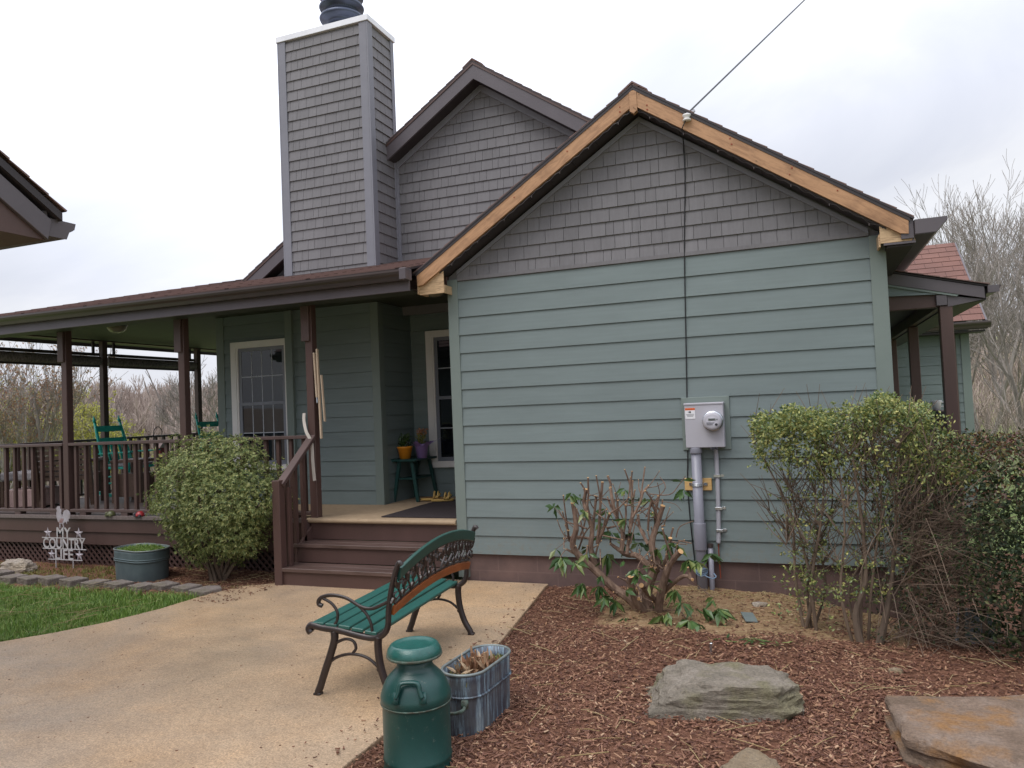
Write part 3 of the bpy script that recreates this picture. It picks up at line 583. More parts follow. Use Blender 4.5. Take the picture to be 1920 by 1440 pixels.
mb = MB(); mb.box(EX+.045, EY+.03, 2.845, -.4, -.02, 2.86); mb.build('eave_soffit', CEIL, porch)
mb = MB(); mb.box(-7.3, -.02, 2.90, -.11, .1, 3.0); mb.box(-7.3, .1, 2.985, -7.14, 8.5, 3.06); mb.build('porch_beam', BROWN, porch, bevel=.004)
mb = MB(); yy = .1
while yy < 1.9: mb.box(-7.6, yy, 3.002, -.1 if yy > 0 else -.1, yy+.084, 3.012); yy += .09
while yy < 8.4: mb.box(-7.6, yy, 3.002, -3.95, yy+.084, 3.012); yy += .09
mb.box(-7.7,-.3,3.0135,-.1,8.5,3.03) if 0 else None
mb.build('porch_ceiling', CEIL, porch)
# railings
def railing(p, q, n=None, sp=.166, zt=ZD+.89, parent=porch):
    p, q = V(p), V(q); ln = (q-p).length; d = (q-p)/ln; r = bpy.data.objects.new('railing', None); col.objects.link(r); r.parent = parent
    MB().beam(p+Z*(zt-.018), q+Z*(zt-.018), .1, .036).build('top_rail', RAIL, r, bevel=.004)
    MB().beam(p+Z*(ZD+.055), q+Z*(ZD+.055), .085, .036).build('bottom_rail', RAIL, r, bevel=.004)
    k = max(1, round(ln/sp))
    for i in range(k):
        c = p + d*((i+.5)*ln/k); MB().box(c.x-.019, c.y-.019, ZD+.072, c.x+.019, c.y+.019, zt-.036).build('baluster', BROWN, r)
    for i in (.12, .5, .88):
        c = p + d*(i*ln); MB().box(c.x-.05, c.y-.04, ZD, c.x+.05, c.y+.04, ZD+.037).build('rail_block', RAIL, r)
railing((-7.17,.06,0), (-5.51,.06,0)); railing((-5.41,.06,0), (-3.62,.06,0)); railing((-3.52,.06,0), (-1.85,.06,0))
railing((-7.22,.11,0), (-7.22,2.05,0)); railing((-7.22,2.15,0), (-7.22,4.05,0)); railing((-7.22,4.15,0), (-7.22,5.95,0))
# steps
st = bpy.data.objects.new('steps', None); col.objects.link(st); st.parent = porch
SX0, SX1 = -1.83, -.115
for i, (yf, zt, yr) in enumerate(((-.56, .168, -.265), (-.285, .358, .0))):
    mb = MB(); m = (yf+yr)/2; mb.box(SX0-.02, yf, zt-.036, SX1, m-.003, zt); mb.box(SX0-.02, m+.003, zt-.036, SX1, yr, zt-.001); mb.build('tread', BROWNW, st, bevel=.003)
    MB().box(SX0, yf+.022, zt-.172 if i == 0 else zt-.186, SX1, yf+.045, zt-.04).build('riser', BROWN, st, bevel=.002)
MB().box(SX0, -.006, .362, SX1, .03, ZD-.035).build('riser', BROWN, st, bevel=.002)
MB().prism([(-.53,-.05),(.0,-.05),(.0,.5),(-.26,.31),(-.26,.13),(-.53,.13)], (SX0-.012,0,0), Y, Z, X, .03).build('stringer', BROWN, st)
nw = MB().box(-1.875,-.565,-.06,-1.785,-.475,1.035).build('newel_post', BROWN, st, bevel=.005)
mb = MB(); mb.beam((-1.81,-.52,.985), (-1.79,.02,1.45), .092, .04); mb.build('handrail', RAIL, st, bevel=.004)
MB().box(-1.78,-.46,.05,-1.745,-.42,.96).build('baluster', BROWN, st)
for y in (-.40, -.27, -.14): MB().box(-1.85, y, .1, -1.812, y+.038, .985+(y+.52)*.86).build('baluster', BROWN, st)
tag(MB().box(-1.85,-.07,ZD-.2,-1.84,.0,ZD).build('step_clip', RAIL, st))

# loose things on the porch ------------------------------------------------
mb = MB(); mb.box(-3.3,.04,ZD+.001,-.112,1.075,ZD+.01); mb.box(-1.555,1.075,ZD+.001,-.112,1.88,ZD+.01)
mb.tube([(-1.86,-.022,ZD-.012),(-.112,-.022,ZD-.012)], .024, 12); mb.box(-1.86,-.02,ZD-.004,-.112,.045,ZD+.0115)
tag(mb.build('porch_carpet', CARP), 'tan outdoor carpet laid on porch floor and rolled over the top step', 'carpet')
mb = MB(); mb.prism([(-1.02,.12),(-.13,.12),(-.13,1.72),(-.62,1.72),(-1.02,1.2)] if 0 else [(-1.03,.1),(-.14,.1),(-.14,1.5),(-1.03,1.5)], (0,0,ZD+.012), X, Y, Z, .011)
tag(mb.build('door_mat', MATM, bevel=.003), 'large charcoal door mat on the tan porch carpet', 'mat')
def slipper(name, x, y, rz, label):
    t = thing(name, label, 'slipper', (x,y,ZD+.024), rz, 'yellow slippers by the door'); mb = MB()
    out = [( .05*cos(a)*(1.0+.12*sin(a)), .135*sin(a)) for a in [2*pi*i/28 for i in range(28)]]
    mb.prism(out, (0,0,0), X, Y, Z, .028); mb.build('sole', YELL, t, bevel=.006)
    MB().prism([(u*.8,w*.85) for u, w in out], (0,0,.0285), X, Y, Z, .004).build('insole', SLIPIN, t)
    mb = MB(); n = 12
    for k in range(2):
        pts = [V((.047*cos(pi*i/n), .03+k*.045+.01*sin(pi*i/n), .022+.075*sin(pi*i/n))) for i in range(n+1)]; mb.tube(pts, .012, 8)
    pts = [V((.046*cos(pi*i/n), .045+.055*sin(pi*i/n)**.6, .03+.04*sin(pi*i/n))) for i in range(n+1)]; mb.tube(pts, .014, 8); mb.build('upper', YELL, t, smooth=True)
slipper('slipper', -1.12, 1.42, radians(-68), 'yellow slipper nearer the teal plant stand, toe pointing to the wall')
slipper('slipper', -.93, 1.33, radians(-72), 'yellow slipper nearer the front wall corner, half hidden by it')
# plant stand
t = thing('plant_stand', 'dark teal wooden plant stand with splayed legs and a lower shelf in the porch alcove', 'plant stand', (-1.42,1.58,ZD+.012))
MB().box(-.17,-.29,.488,.17,.29,.515).build('top', DTEAL, t, bevel=.004)
MB().box(-.115,-.23,.265,.115,.23,.285).build('shelf', DTEAL, t, bevel=.003)
for sx in (-1, 1):
    for sy in (-1, 1): MB().beam((sx*.165,sy*.25,0),(sx*.085,sy*.225,.488),.042,.03,(0,1,0)).build('leg', DTEAL, t, bevel=.003)
ZS = ZD+.012+.516
def pot(name, x, y, r0, r1, h, m, label):
    t = thing(name, label, 'potted plant', (x,y,ZS)); MB().lathe([(r0,0),(r1,h*.86),(r1+.005,h*.87),(r1+.006,h),(r1-.004,h),(r1-.008,h*.88)], n=28).build('pot', m, t, smooth=True)
    MB().lathe([(.0,h*.85),(r1-.005,h*.86)], n=20).build('soil', SOIL, t); return t
t = pot('potted_plant', -1.46, 1.42, .066, .09, .15, POTO, 'bright orange pot with a dark green leafy plant on the teal stand')
mb = MB(); random.seed(3)
for i in range(95):
    a = U(0,6.28); e = U(.3,1.5); d = V((cos(a)*cos(e),sin(a)*cos(e),sin(e))); p = V((U(-.04,.04),U(-.04,.04),.13+U(0,.12))); mb.leaf(p, d, d.orthogonal().normalized(), U(.05,.12), U(.018,.03), .2)
mb.build('foliage', POTL, t)
t = pot('potted_plant', -1.27, 1.5, .06, .08, .17, POTP, 'purple wrapped pot with a wilted flowering plant on the teal stand')
mb = MB()
for a0 in (-.5, .3, 1.2, 2.4, 3.6, 4.8):
    p0 = V((.08*cos(a0),.08*sin(a0),.15)); e = V((cos(a0),sin(a0),.55)); s_ = V((-sin(a0),cos(a0),0)); ln = .17 if a0 == .3 else .09
    mb.add([p0-s_*.035, p0+s_*.035, p0+e*ln+s_*.03, p0+e*ln-s_*.045], [(0,1,2,3)])
mb.build('wrapper', POTP, t)
mb = MB()
for i in range(50):
    a = U(0,6.28); e = U(.7,1.5); d = V((cos(a)*cos(e),sin(a)*cos(e),sin(e))); p = V((U(-.04,.04),U(-.04,.04),.16+U(0,.1))); mb.leaf(p, d, d.orthogonal().normalized(), U(.05,.1), U(.01,.02), .1)
mb.build('stems', WEED, t)
mb = MB()
for i in range(90):
    a = U(0,6.28); e = U(-.4,1.5); d = V((cos(a)*cos(e),sin(a)*cos(e),sin(e))); p = V((.02+U(-.05,.05),U(-.05,.05),.31+U(-.03,.04))); mb.leaf(p, d, d.orthogonal().normalized(), U(.02,.035), U(.01,.02), .1)
mb.build('flowers', FLOW, t)
# ceiling lamps
def lamp(x, y, z, label):
    t = thing('ceiling_lamp', label, 'porch lamp', (x,y,z)); MB().lathe([(.13,0),(.135,-.02),(.12,-.035)], n=28).build('base', GUTT, t)
    pr = [(.12*cos(a)+(.004 if i % 2 else 0), -.035-.085*sin(a)) for i, a in enumerate([pi/2*k/15 for k in range(16)])]
    MB().lathe(pr, n=28).build('glass_shade', RIBG, t, smooth=False)
lamp(-5.35, .72, 3.0, 'ribbed glass ceiling lamp under the wide open part of the porch roof')
lamp(-.47, .42, 2.995, 'ribbed glass ceiling lamp beside the wooden eave return over the steps')
# rolled shades between the rear posts
for (y0, y1, lb) in ((.14, 2.02, 'rolled up dark sun shade nearest the front of the porch'), (2.2, 4.02, 'rolled up dark sun shade between the two far porch posts')):
    t = thing('rolled_shade', lb, 'sun shade', (-7.22,(y0+y1)/2,2.7), 0, 'rolled up shades along the far porch side'); h = (y1-y0)/2
    MB().box(-.03,-h,.06,.03,h,.105).build('head_box', GUTT, t, bevel=.006)
    MB().tube([(0,-h,-.02),(0,h,-.02)], .075, 18).build('shade_roll', SHADEM, t, smooth=True)
    MB().box(-.02,-h,-.12,.02,h,-.094).build('bottom_bar', GUTT, t, bevel=.004)
    for yy in (-h+.1, h-.1): MB().box(-.012,yy-.02,.105,.012,yy+.02,.285).build('bracket', GUTT, t)
# rocking chairs: seat faces local +X
def rocker(x, y, rz, label):
    t = thing('rocking_chair', label, 'rocking chair', (x,y,ZD), rz, 'teal rocking chairs on the porch'); w = .27
    for s in (-1, 1):
        pts = [V((-.52+1.04*i/14, s*w, .018+.30*((i-7.6)/14)**2)) for i in range(15)]
        mb = MB()
        for a, b in zip(pts, pts[1:]): mb.beam(a, b, .03, .045)
        mb.build('rocker', TEAL, t)
        mb = MB(); tw = .03*s; pts = [(-.19,s*w,.05),(-.215,s*w,.4),(-.27,s*w*.97,.62),(-.37,s*w*.92,.95),(-.425,s*w*.88,1.14)]
        mb.tube(pts, [.024,.026,.026,.024,.02], 10); mb.tube([(-.425,s*w*.88,1.14),(-.43,s*w*.88,1.155),(-.437,s*w*.875,1.17),(-.45,s*w*.87,1.25)], [.012,.027,.024,.004], 10); mb.build('back_post', TEAL, t, smooth=True)
        mb = MB(); mb.tube([(.24,s*w,.05),(.25,s*w,.2),(.26,s*w,.42),(.255,s*w,.66)], [.02,.03,.022,.026], 10); mb.build('front_leg', TEAL, t, smooth=True)
        MB().beam((-.32,s*w,.655),(.33,s*w,.675),.07,.024).build('armrest', TEAL, t, bevel=.005)
        for zz in (.2, .3): MB().tube([(-.2,s*w,zz),(.25,s*w,zz+.02)], .012, 8).build('side_rung', TEAL, t)
    for zz in (.17, .29): MB().tube([(.25,-w,zz),(.25,w,zz)], .012, 8).build('front_rung', TEAL, t)
    MB().prism([(-.24,-.255),(.29,-.275),(.29,.275),(-.24,.255)], (0,0,.415), X, Y, Z, .035).build('seat', TEAL, t, bevel=.006)
    MB().prism([(-.2,-.23),(.27,-.24),(.27,.24),(-.2,.23)], (0,0,.451), X, Y, Z, .045).build('cushion', CUSH, t, bevel=.015, seg=2)
    for zz, hh, lb in ((1.04,.09,'top'), (.86,.075,'mid'), (.5,.05,'low')):
        xx = -.27-.305*(zz-.62); MB().box(xx-.01,-w*.95,zz-hh/2,xx+.01,w*.95,zz+hh/2).build('crossbar', TEAL, t, bevel=.004)
    for i in range(6):
        yy = -.19+.076*i; MB().beam((-.24,yy,.5),(-.345,yy,.86),.04,.014,(1,0,0)).build('back_slat', TEAL, t)
rocker(-6.72, 2.1, radians(2), 'teal rocking chair with pointed finials in front of the far corner post')
rocker(-6.1, 3.55, radians(-2), 'teal rocking chair farther along the porch, partly hidden by the green shrub')
# brown slatted armchair seen from behind and a low table
t = thing('slatted_armchair', 'brown slatted wooden armchair behind the porch railing, back toward the lawn', 'armchair', (-6.55,.95,ZD), radians(35))
for i in range(7): MB().box(-.3,-.28-.012*i-.01,.36+.072*i,.3,-.28-.012*i+.01,.36+.072*i+.05).build('back_slat', WOODB, t)
for s in (-1, 1):
    MB().beam((s*.33,-.2,0),(s*.33,-.39,.86),.05,.07,(0,1,0)).build('back_post', WOODB, t, bevel=.004)
    MB().box(s*.33-.035,.3,0,s*.33+.035,.37,.62).build('front_leg', WOODB, t, bevel=.004)
    MB().box(s*.33-.055,-.32,.6,s*.33+.055,.42,.635).build('armrest', WOODB, t, bevel=.004)
for i in range(6): MB().box(-.3,-.22+.1*i,.4,.3,-.22+.1*i+.08,.425).build('seat_slat', WOODB, t)
t = thing('side_table', 'small brown wooden side table between the armchair and the rocking chair', 'side table', (-5.75,1.35,ZD), radians(10))
MB().box(-.24,-.24,.56,.24,.24,.6).build('top', WOODB, t, bevel=.004)
for sx in (-1,1):
    for sy in (-1,1): MB().box(sx*.2-.03,sy*.2-.03,0,sx*.2+.03,sy*.2+.03,.56).build('leg', WOODB, t)
MB().box(-.17,-.17,.08,.17,.17,.4).build('drawer_box', WOODB, t)
t = thing('cushioned_chair', 'pale cushioned porch chair at the left frame edge behind the railing', 'chair', (-7.0,.75,ZD), radians(20))
MB().box(-.3,-.3,.38,.3,.3,.5).build('cushion', CUSH, t, bevel=.03, seg=3)
for sx in (-1,1):
    for sy in (-1,1): MB().box(sx*.27-.025,sy*.27-.025,0,sx*.27+.025,sy*.27+.025,.38).build('leg', WOODB, t)
MB().box(-.28,-.28,.02,.28,.28,.26).build('storage_box', PINKW, t, bevel=.01)
# figurines
def critter(x, lab, nm, m, turtle):
    t = thing(nm, lab, 'figurine', (x,.0,ZD+.001)); mb = MB()
    n = 10; mb.lathe([(.0,.062)]+[(.052*sin(a),.058*cos(a)+.004) for a in [pi/2*k/8 for k in range(1,9)]], n=20); mb.build('shell', m, t, smooth=True)
    MB().lathe([(.0,.07),(.014,.065),(.02,.05),(.014,.034),(0,.03)], (-.058,-.01,-.02), 12).build('head', INK if turtle else FROGM, t, smooth=True)
    for sx in (-1,1): MB().lathe([(.02,0),(.016,.02),(0,.024)], (sx*.035,-.04,0), 10).build('foot', FROGM if not turtle else INK, t)
critter(-4.7, 'small mottled green frog ornament on the deck edge', 'frog_figurine', FROGM, False)
critter(-4.24, 'small shiny red ladybird ornament on the deck edge', 'ladybird_figurine', REDP, True)
# feeder on a hook clamped to the far rail
t = thing('hanging_feeder', 'small red and pink bird feeder hanging from a curled hook on the far railing', 'bird feeder', (-7.1,3.0,ZD+.7))
MB().tube(curve([(-.06,0,-.3),(-.06,0,.2),(-.05,.02,.3),(0,.05,.33),(.05,.07,.27),(.05,.07,.2)], 6), .007, 6).build('hook', CABLE, t)
MB().prism([(-.08,0),(.08,0),(0,.09)], (.05,0,-.02), Y, Z, X, .1).build('roof', PINKW, t); MB().box(.06,-.06,-.12,.14,.06,-.02).build('house_box', REDP, t)
MB().tube([(.05,.07,.21),(.09,.02,.06)], .003, 4).build('wire', CABLE, t)
# pale slats and strap hung on the step post
t = thing('wooden_slats', 'pale cream wooden slats hung on the brown post beside the steps', 'wooden slats', (-1.755,.02,0))
MB().beam((.025,-.005,2.34),(.045,-.005,1.86),.018,.034,(0,1,0)).build('slat', SLAT, t, bevel=.003)
MB().beam((.055,.005,2.38),(.075,.005,1.42),.018,.03,(0,1,0)).build('slat', SLAT, t, bevel=.003)
MB().beam((.09,.02,2.1),(.115,.02,1.6),.014,.03,(0,1,0)).build('slat', SLAT, t, bevel=.003)
MB().tube(curve([(.045,-.012,1.86),(.05,-.015,1.8),(.06,-.012,1.83)], 5), .005, 6).build('metal_clip', STEEL, t)
mb = MB(); cv = curve([(-1.872,-.0,1.7),(-1.87,-.01,1.62),(-1.83,-.03,1.5),(-1.765,-.035,1.38),(-1.757,-.035,1.2),(-1.75,-.03,1.02),(-1.745,-.03,.98)], 6)
for a, b in zip(cv, cv[1:]): mb.beam(a, b+(b-a)*.1, .035, .008, (0,-1,0.01))
tag(mb.build('webbing_strap', STRAPM), 'cream webbing strap looped over the brown post and handrail', 'strap')

# ============================================================ SIDE PORCH
sp = thing('side_porch', 'small brown side porch with sloping roof beyond the right wall corner', 'porch')
SY = 1.45
q = sqrt(1+.265**2); B = V((-1,0,.265))/q
mb = MB(); roofplane(mb, [(0,0),(7.2,0),(7.2,1.05*q),(0,1.05*q)], (4.80,SY-.05,2.625), Y, B); mb.build('roof', ROOF, sp)
mb = MB(); mb.prism([(0,0),(7.2,0),(7.2,1.05*q),(0,1.05*q)], (4.79,SY-.03,2.607), Y, B, V((.265,0,1))/q, .016); mb.build('roof_deck', SOFF, sp)
MB().prism([(3.81,2.862),(4.76,2.61),(4.76,2.50),(3.81,2.748)], (0,SY-.025,0), X, Z, Y, .025).build('rake_board', FASC, sp, bevel=.002)
MB().prism([(3.81,2.746),(4.55,2.553),(4.53,2.54),(3.81,2.724)], (0,SY-.02,0), X, Z, Y, .02).build('trim_strip', TRIMG, sp)
mb = MB(); mb.prism([(3.80,2.615),(4.48,2.585),(3.80,2.765)], (0,SY,0), X, Z, Y, .02); mb.prism([(3.80,2.60),(4.48,2.57),(4.48,2.588),(3.80,2.618)], (0,SY-.012,0), X, Z, Y, .03); mb.build('gable_infill', SAGE, sp)
mb = MB(); mb.box(3.81,SY+.03,2.455,4.5,SY+.12,2.60); mb.box(4.4,SY+.12,2.465,4.5,9.0,2.60); mb.build('beam', BROWN, sp, bevel=.003)
MB().box(4.36,SY-.012,2.465,4.45,SY+.03,2.565).build('beam_block', FASC, sp, bevel=.003)
MB().prism([(4.455,2.45),(4.455,2.555),(4.76,2.495)], (0,SY+.0,0), X, Z, Y, .03).build('eave_return', FASC, sp)
mb = MB(); mb.prism([(4.46,2.45),(4.78,2.49),(4.78,2.505),(4.46,2.465)], (0,SY+.03,0), X, Z, Y, 7.0); mb.box(4.762,SY+.03,2.505,4.78,8.6,2.60); mb.build('eave_soffit', SOFF, sp)
mb = gutter(MB(), (4.781,SY-.04,2.615), (4.781,8.6,2.63), X, .07, .11); mb.build('gutter', GUTT, sp)
MB().box(4.785,SY-.046,2.55,4.875,SY-.038,2.615).build('gutter_end', FASC, sp)
for y in (SY+.06, 3.85, 6.2): MB().box(4.385,y-.055,-.3,4.495,y+.055,2.462).build('porch_post', BROWN, sp, bevel=.005)
MB().box(3.8,SY+.1,.3,4.5,9,.5).build('deck', BROWN, sp)
MB().beam((4.44,SY+.12,1.43),(4.44,8.9,1.43),.09,.04).build('top_rail', RAIL, sp)
for i in range(30): MB().box(4.42,SY+.2+i*.15,.5,4.46,SY+.24+i*.15,1.41).build('baluster', BROWN, sp)
MB().box(3.8,SY+.1,2.6,4.7,9,2.615).build('porch_ceiling', SOFF, sp)
t = thing('white_pot', 'tiny white pot on the side porch rail behind the shrub', 'pot', (4.43,2.3,1.451)); MB().lathe([(.035,0),(.05,.09),(.055,.1),(.045,.1),(.035,.03)], n=20).build('bowl', WHITEP, t, smooth=True)
for sx in (-1,1): MB().tube(curve([(sx*.048,0,.08),(sx*.085,0,.075),(sx*.08,0,.04),(sx*.043,0,.035)], 4), .006, 6).build('handle', WHITEP, t)

# ============================================================ METER, CONDUITS, CABLE
t = thing('electric_meter', 'grey electric meter box with round glass meter and orange warning label on green wall', 'electric meter', (2.32,0,1.44))
MB().box(-.2,-.024,-.215,.21,-.0,.245).build('mounting_board', TRIMG, t, bevel=.003)
mb = MB(); mb.box(-.16,-.12,-.19,.165,-.026,.19); mb.box(-.165,-.126,.176,.17,-.026,.196); mb.build('box', METERG, t, bevel=.006, seg=2)
cx, cz = .078, .035
mb = MB(); ring = [(.088,0),(.09,.012),(.085,.03),(.078,.034)]
o = MB(); o.lathe(ring, n=40); mb.v = [(cx+a, -.121-c, cz+b) for a, b, c in o.v]; mb.f = o.f; mb.mi = o.mi; mb.build('meter_ring', STEEL, t, smooth=False)
o = MB(); o.lathe([(.077,.028),(.077,.07),(.07,.082),(.055,.086),(.0,.087)], n=40); mb = MB(); mb.v = [(cx+a, -.121-c, cz+b) for a, b, c in o.v]; mb.f = o.f; mb.mi = o.mi; dome = mb.build('meter_dome', METERG, t, smooth=True)
mb = MB(); mb.box(cx-.03,-.2115,cz+.008,cx+.03,-.2085,cz+.025); mb.build('display', LCD, t)
mb = MB()
for i in range(6): mb.box(cx-.024+.008*i,-.2125,cz+.011,cx-.019+.008*i,-.2116,cz+.022)
mb.tube([(cx+.042,-.208,cz+.016),(cx+.042,-.2105,cz+.016)], .005, 10)
for i in range(3): mb.box(cx-.045,-.2095,cz-.012-.009*i,cx+.02-.008*i,-.2083,cz-.009-.009*i)
mb.tube([(cx+.034,-.206,cz-.028),(cx+.034,-.2095,cz-.028)], .011, 14)
mb.build('dial_print', INK, t)
mb = MB(); mb.box(-.153,-.1225,.06,-.07,-.1203,.152); mb.build('warning_label', WHITEP, t)
MB().box(-.153,-.1228,.134,-.07,-.1204,.153).build('orange_strip', ORLAB, t)
def text(s, size, loc, m, name, parent, rx=pi/2, ext=.0004, align='CENTER', bold=0):
    cu = bpy.data.curves.new(name, 'FONT'); cu.body = s; cu.size = size; cu.extrude = ext; cu.align_x = align; cu.offset = bold
    o = bpy.data.objects.new(name, cu); col.objects.link(o); dg = bpy.context.evaluated_depsgraph_get(); me = bpy.data.meshes.new_from_object(o.evaluated_get(dg)); bpy.data.objects.remove(o)
    me.materials.clear(); me.materials.append(m); o = bpy.data.objects.new(name, me); col.objects.link(o); o.rotation_euler = (rx,0,0); o.location = loc; o.parent = parent; return o
text('WARNING', .0165, (-.1115,-.1234,.1375), INKO, 'lettering', t)
mb = MB(); mb.tube([(-.112,-.1226,.118),(-.112,-.1232,.118)], .009, 12); mb.box(-.128,-.1232,.113,-.124,-.1226,.124)
for i in range(3): mb.box(-.145+.004*i,-.1232,.098-.009*i,-.078-.004*i,-.1226,.101-.009*i)
mb.build('label_print', INK, t)
mb = MB()
for i in range(12): a = i*.52; mb.tube([(.06+.02*cos(a),-.11,-.19-.004*i % .02),(.075+.03*cos(a+1),-.125,-.2+.012*sin(a*2)),(.09+.02*sin(a),-.115,-.2)], .003, 4)
mb.build('conduit_fitting', INK, t)
t = thing('service_conduit', 'thick grey plastic conduit running from meter box down into the ground', 'conduit', (2.235,-.075,0))
mb = MB(); mb.tube([(0,0,-.3),(0,0,1.245)], .043, 24); mb.build('pipe', PVC, t, smooth=True)
for z0, z1 in ((1.2,1.25), (.37,.60)): MB().lathe([(.052,z0),(.053,z0+.004),(.053,z1-.004),(.052,z1)], n=24).build('collar', PVC, t, smooth=True)
MB().box(-.115,.038,.875,.115,.073,.98).build('backing_block', PINEB, t, bevel=.003)
mb = MB(); pts = [(-.075,.036,.93),(-.05,.03,.93)] + [(.047*cos(a),-.047*sin(a),.93) for a in [pi-pi*i/12 for i in range(13)]] + [(.05,.03,.93),(.08,.036,.93)]
for dz in (-.009, 0, .009): mb.tube([(a,b,c+dz) for a,b,c in pts], .005, 6)
mb.build('clamp', STEEL, t, smooth=True)
mb = MB()
for i in range(6): mb.tube([(.05*cos(a)*1.0,-.05*sin(a),.16+.01*i+.008*sin(3*a+i)) for a in [pi-pi*k/10-.2 for k in range(13)]], .0035, 5)
mb.tube(curve([(.03,-.05,.16),(.09,-.06,.14),(.12,-.03,.15),(.1,0,.17)], 6), .005, 5); mb.build('cord_wrap', ROPEB, t)
t = thing('thin_conduit', 'thin pale flat conduit strapped to the wall right of the thick pipe', 'conduit', (2.4,-.028,0))
MB().tube(curve([(0,-.02,1.25),(0,0,1.1),(-.004,0,.8),(-.012,0,.55),(-.02,0,.42)], 6), .017, 14, flat=1.3).build('pipe', PVCL, t, smooth=True)
MB().tube(curve([(-.02,0,.42),(-.02,0,.33),(-.016,.004,.12)], 5), .004, 6).build('bare_wire', INKO, t)
for zz in (1.0, .72, .53): mb = MB(); mb.box(-.03,-.026,zz-.012,.028,.026,zz+.012); mb.box(.024,.012,zz-.012,.055,.024,zz+.012); mb.build('strap_clip', STEEL, t, bevel=.002)
t = thing('short_pipe', 'short grey pipe with dark cap standing beside the thick conduit', 'pipe', (2.315,-.06,0)); MB().tube([(0,0,-.3),(0,0,.39)], .022, 16).build('pipe', PVC, t, smooth=True); MB().tube([(0,0,.39),(0,0,.42)], .026, 16).build('cap', GUTT, t)
t = thing('power_cable', 'black overhead power cable tied to the bare rake board and hanging down the wall', 'cable', (2.32,-.24,4.07))
far = CAM + _ray(1513,0)*.0; e = CAM + _ray(1560,-50)*((7.2-CAM.z)/_ray(1560,-50).z); e2 = e + (e - V((2.32,-.24,4.07)))*1.2
MB().tube([(0,0,.03), e-V((2.32,-.24,4.07)), e2-V((2.32,-.24,4.07))], .008, 8).build('overhead_line', CABLE, t)
mb = MB(); mb.tube([(.0,0,.03),(.04,.01,.08)] if 0 else [(0,0,.025),((e-V((2.32,-.24,4.07))).normalized()*.17)[:]], .017, 8); mb.build('splice_grip', METERG, t)
o = MB(); o.lathe([(.012,-.03),(.034,-.028),(.036,-.015),(.02,0),(.036,.015),(.034,.028),(.012,.03)], n=20); o.build('insulator', INSUL, t, smooth=True)
dr = [(-.01,-.015,-.03),(-.05,.02,-.1),(-.062,.2,-.16),(-.07,.222,-.5),(-.105,.222,-1.1),(-.14,.222,-2.2),(-.165,.222,-2.9),(-.178,.222,-3.15),(-.168,.222,-3.5),(-.15,.222,-3.8),(-.13,.2,-4.02)]
MB().tube(curve(dr, 5), .0052, 6).build('drop_line', CABLE, t)
t = thing('string_lights', 'thin string of small clear lights clipped under the bare rake boards', 'string lights', (RX,-.22,RZ))
for sg in (-1, 1):
    SL = SLS[sg]; mb = MB(); bl = MB(); pts = []; n = 40; d = 1.86
    for i in range(n+1):
        u = d*i/n; pts.append(V((sg*u, -.01+U(-.006,.006), -.196-SL*u-(.016 if i % 2 else 0)-U(0,.01))))
        if i % 6 == 3: bl.lathe([(0,-.022),(.004,-.018),(.0045,-.008),(.003,0)], pts[-1], 6)
    mb.tube(pts, .0016, 4); mb.build('wire', GUTT, t); bl.build('bulbs', GUTT, t)
# ============================================================ GARAGE EAVE (upper left)
g = thing('garage', 'brown garage corner with shingled eave and gutter at upper left', 'garage')
GX, GY, GZ, GS = -1.1, -3.44, 2.99, .62
gk = sqrt(1+GS*GS); W = 3.0; GL = 5.6
mb = MB()
for sg in (1, -1):
    B = V((0,-sg,GS))/gk; y0 = GY+.02 if sg > 0 else GY-2*W-.02
    roofplane(mb, [(0,0),(GL,0),(GL,(W+.02)*gk),(0,(W+.02)*gk)], (GX+.05-GL,y0,GZ-.01), X, B)
mb.build('roof', ROOF, g)
mb = MB(); mb.prism([(0,0),(-W,W*GS),(-2*W,0),(-2*W,-.05),(-W,W*GS-.055),(0,-.05)], (GX+.04,GY,GZ-.02), Y, Z, -X, GL); mb.build('roof_deck', SOFF, g)
mb = MB(); mb.prism([(-.06,-.075),(-W,W*GS-.055),(-2*W+.06,-.075),(-2*W+.06,-.2),(-W,W*GS-.2),(-.085,-.2)], (GX,GY,GZ), Y, Z, X, .025); mb.build('rake_board', FASC, g, bevel=.003)
mb = MB(); mb.prism([(-.084,-.2),(-1.6,-.2),(-1.6,-.2+1.54*GS)], (GX-.01,GY,GZ), Y, Z, X, .012); mb.build('return_panel', BROWN, g); mb = MB(); mb.box(GX-GL,GY-.09,GZ-.19,GX,GY-.07,GZ-.02); mb.build('fascia', FASC, g)
MB().box(GX-GL,GY-1.6,GZ-.20,GX-.012,GY-.09,GZ-.185).build('eave_soffit', BROWN, g)
mb = gutter(MB(), (GX-GL,GY-.068,GZ-.06), (GX+.0,GY-.068,GZ-.06), Y, .11, .185); mb.build('gutter', GUTT, g); MB().prism([(0,0),(.185,0),(.175,-.04),(.14,-.06),(.12,-.11),(0,-.11)], (GX+.001,GY-.068,GZ-.06), Y, Z, X, .006).build('gutter_end', FASC, g)
mb = MB(); mb.box(GX-GL+.1,GY-.62,-.1,GX-.6,GY-.6,GZ-.2); mb.prism([(-.6,-3.1),(-.6,-.2),(-W,W*GS-.2),(-2*W+.6,-.2),(-2*W+.6,-3.1)], (GX-.62,GY,GZ), Y, Z, X, .02); mb.build('wall', SAGE, g)
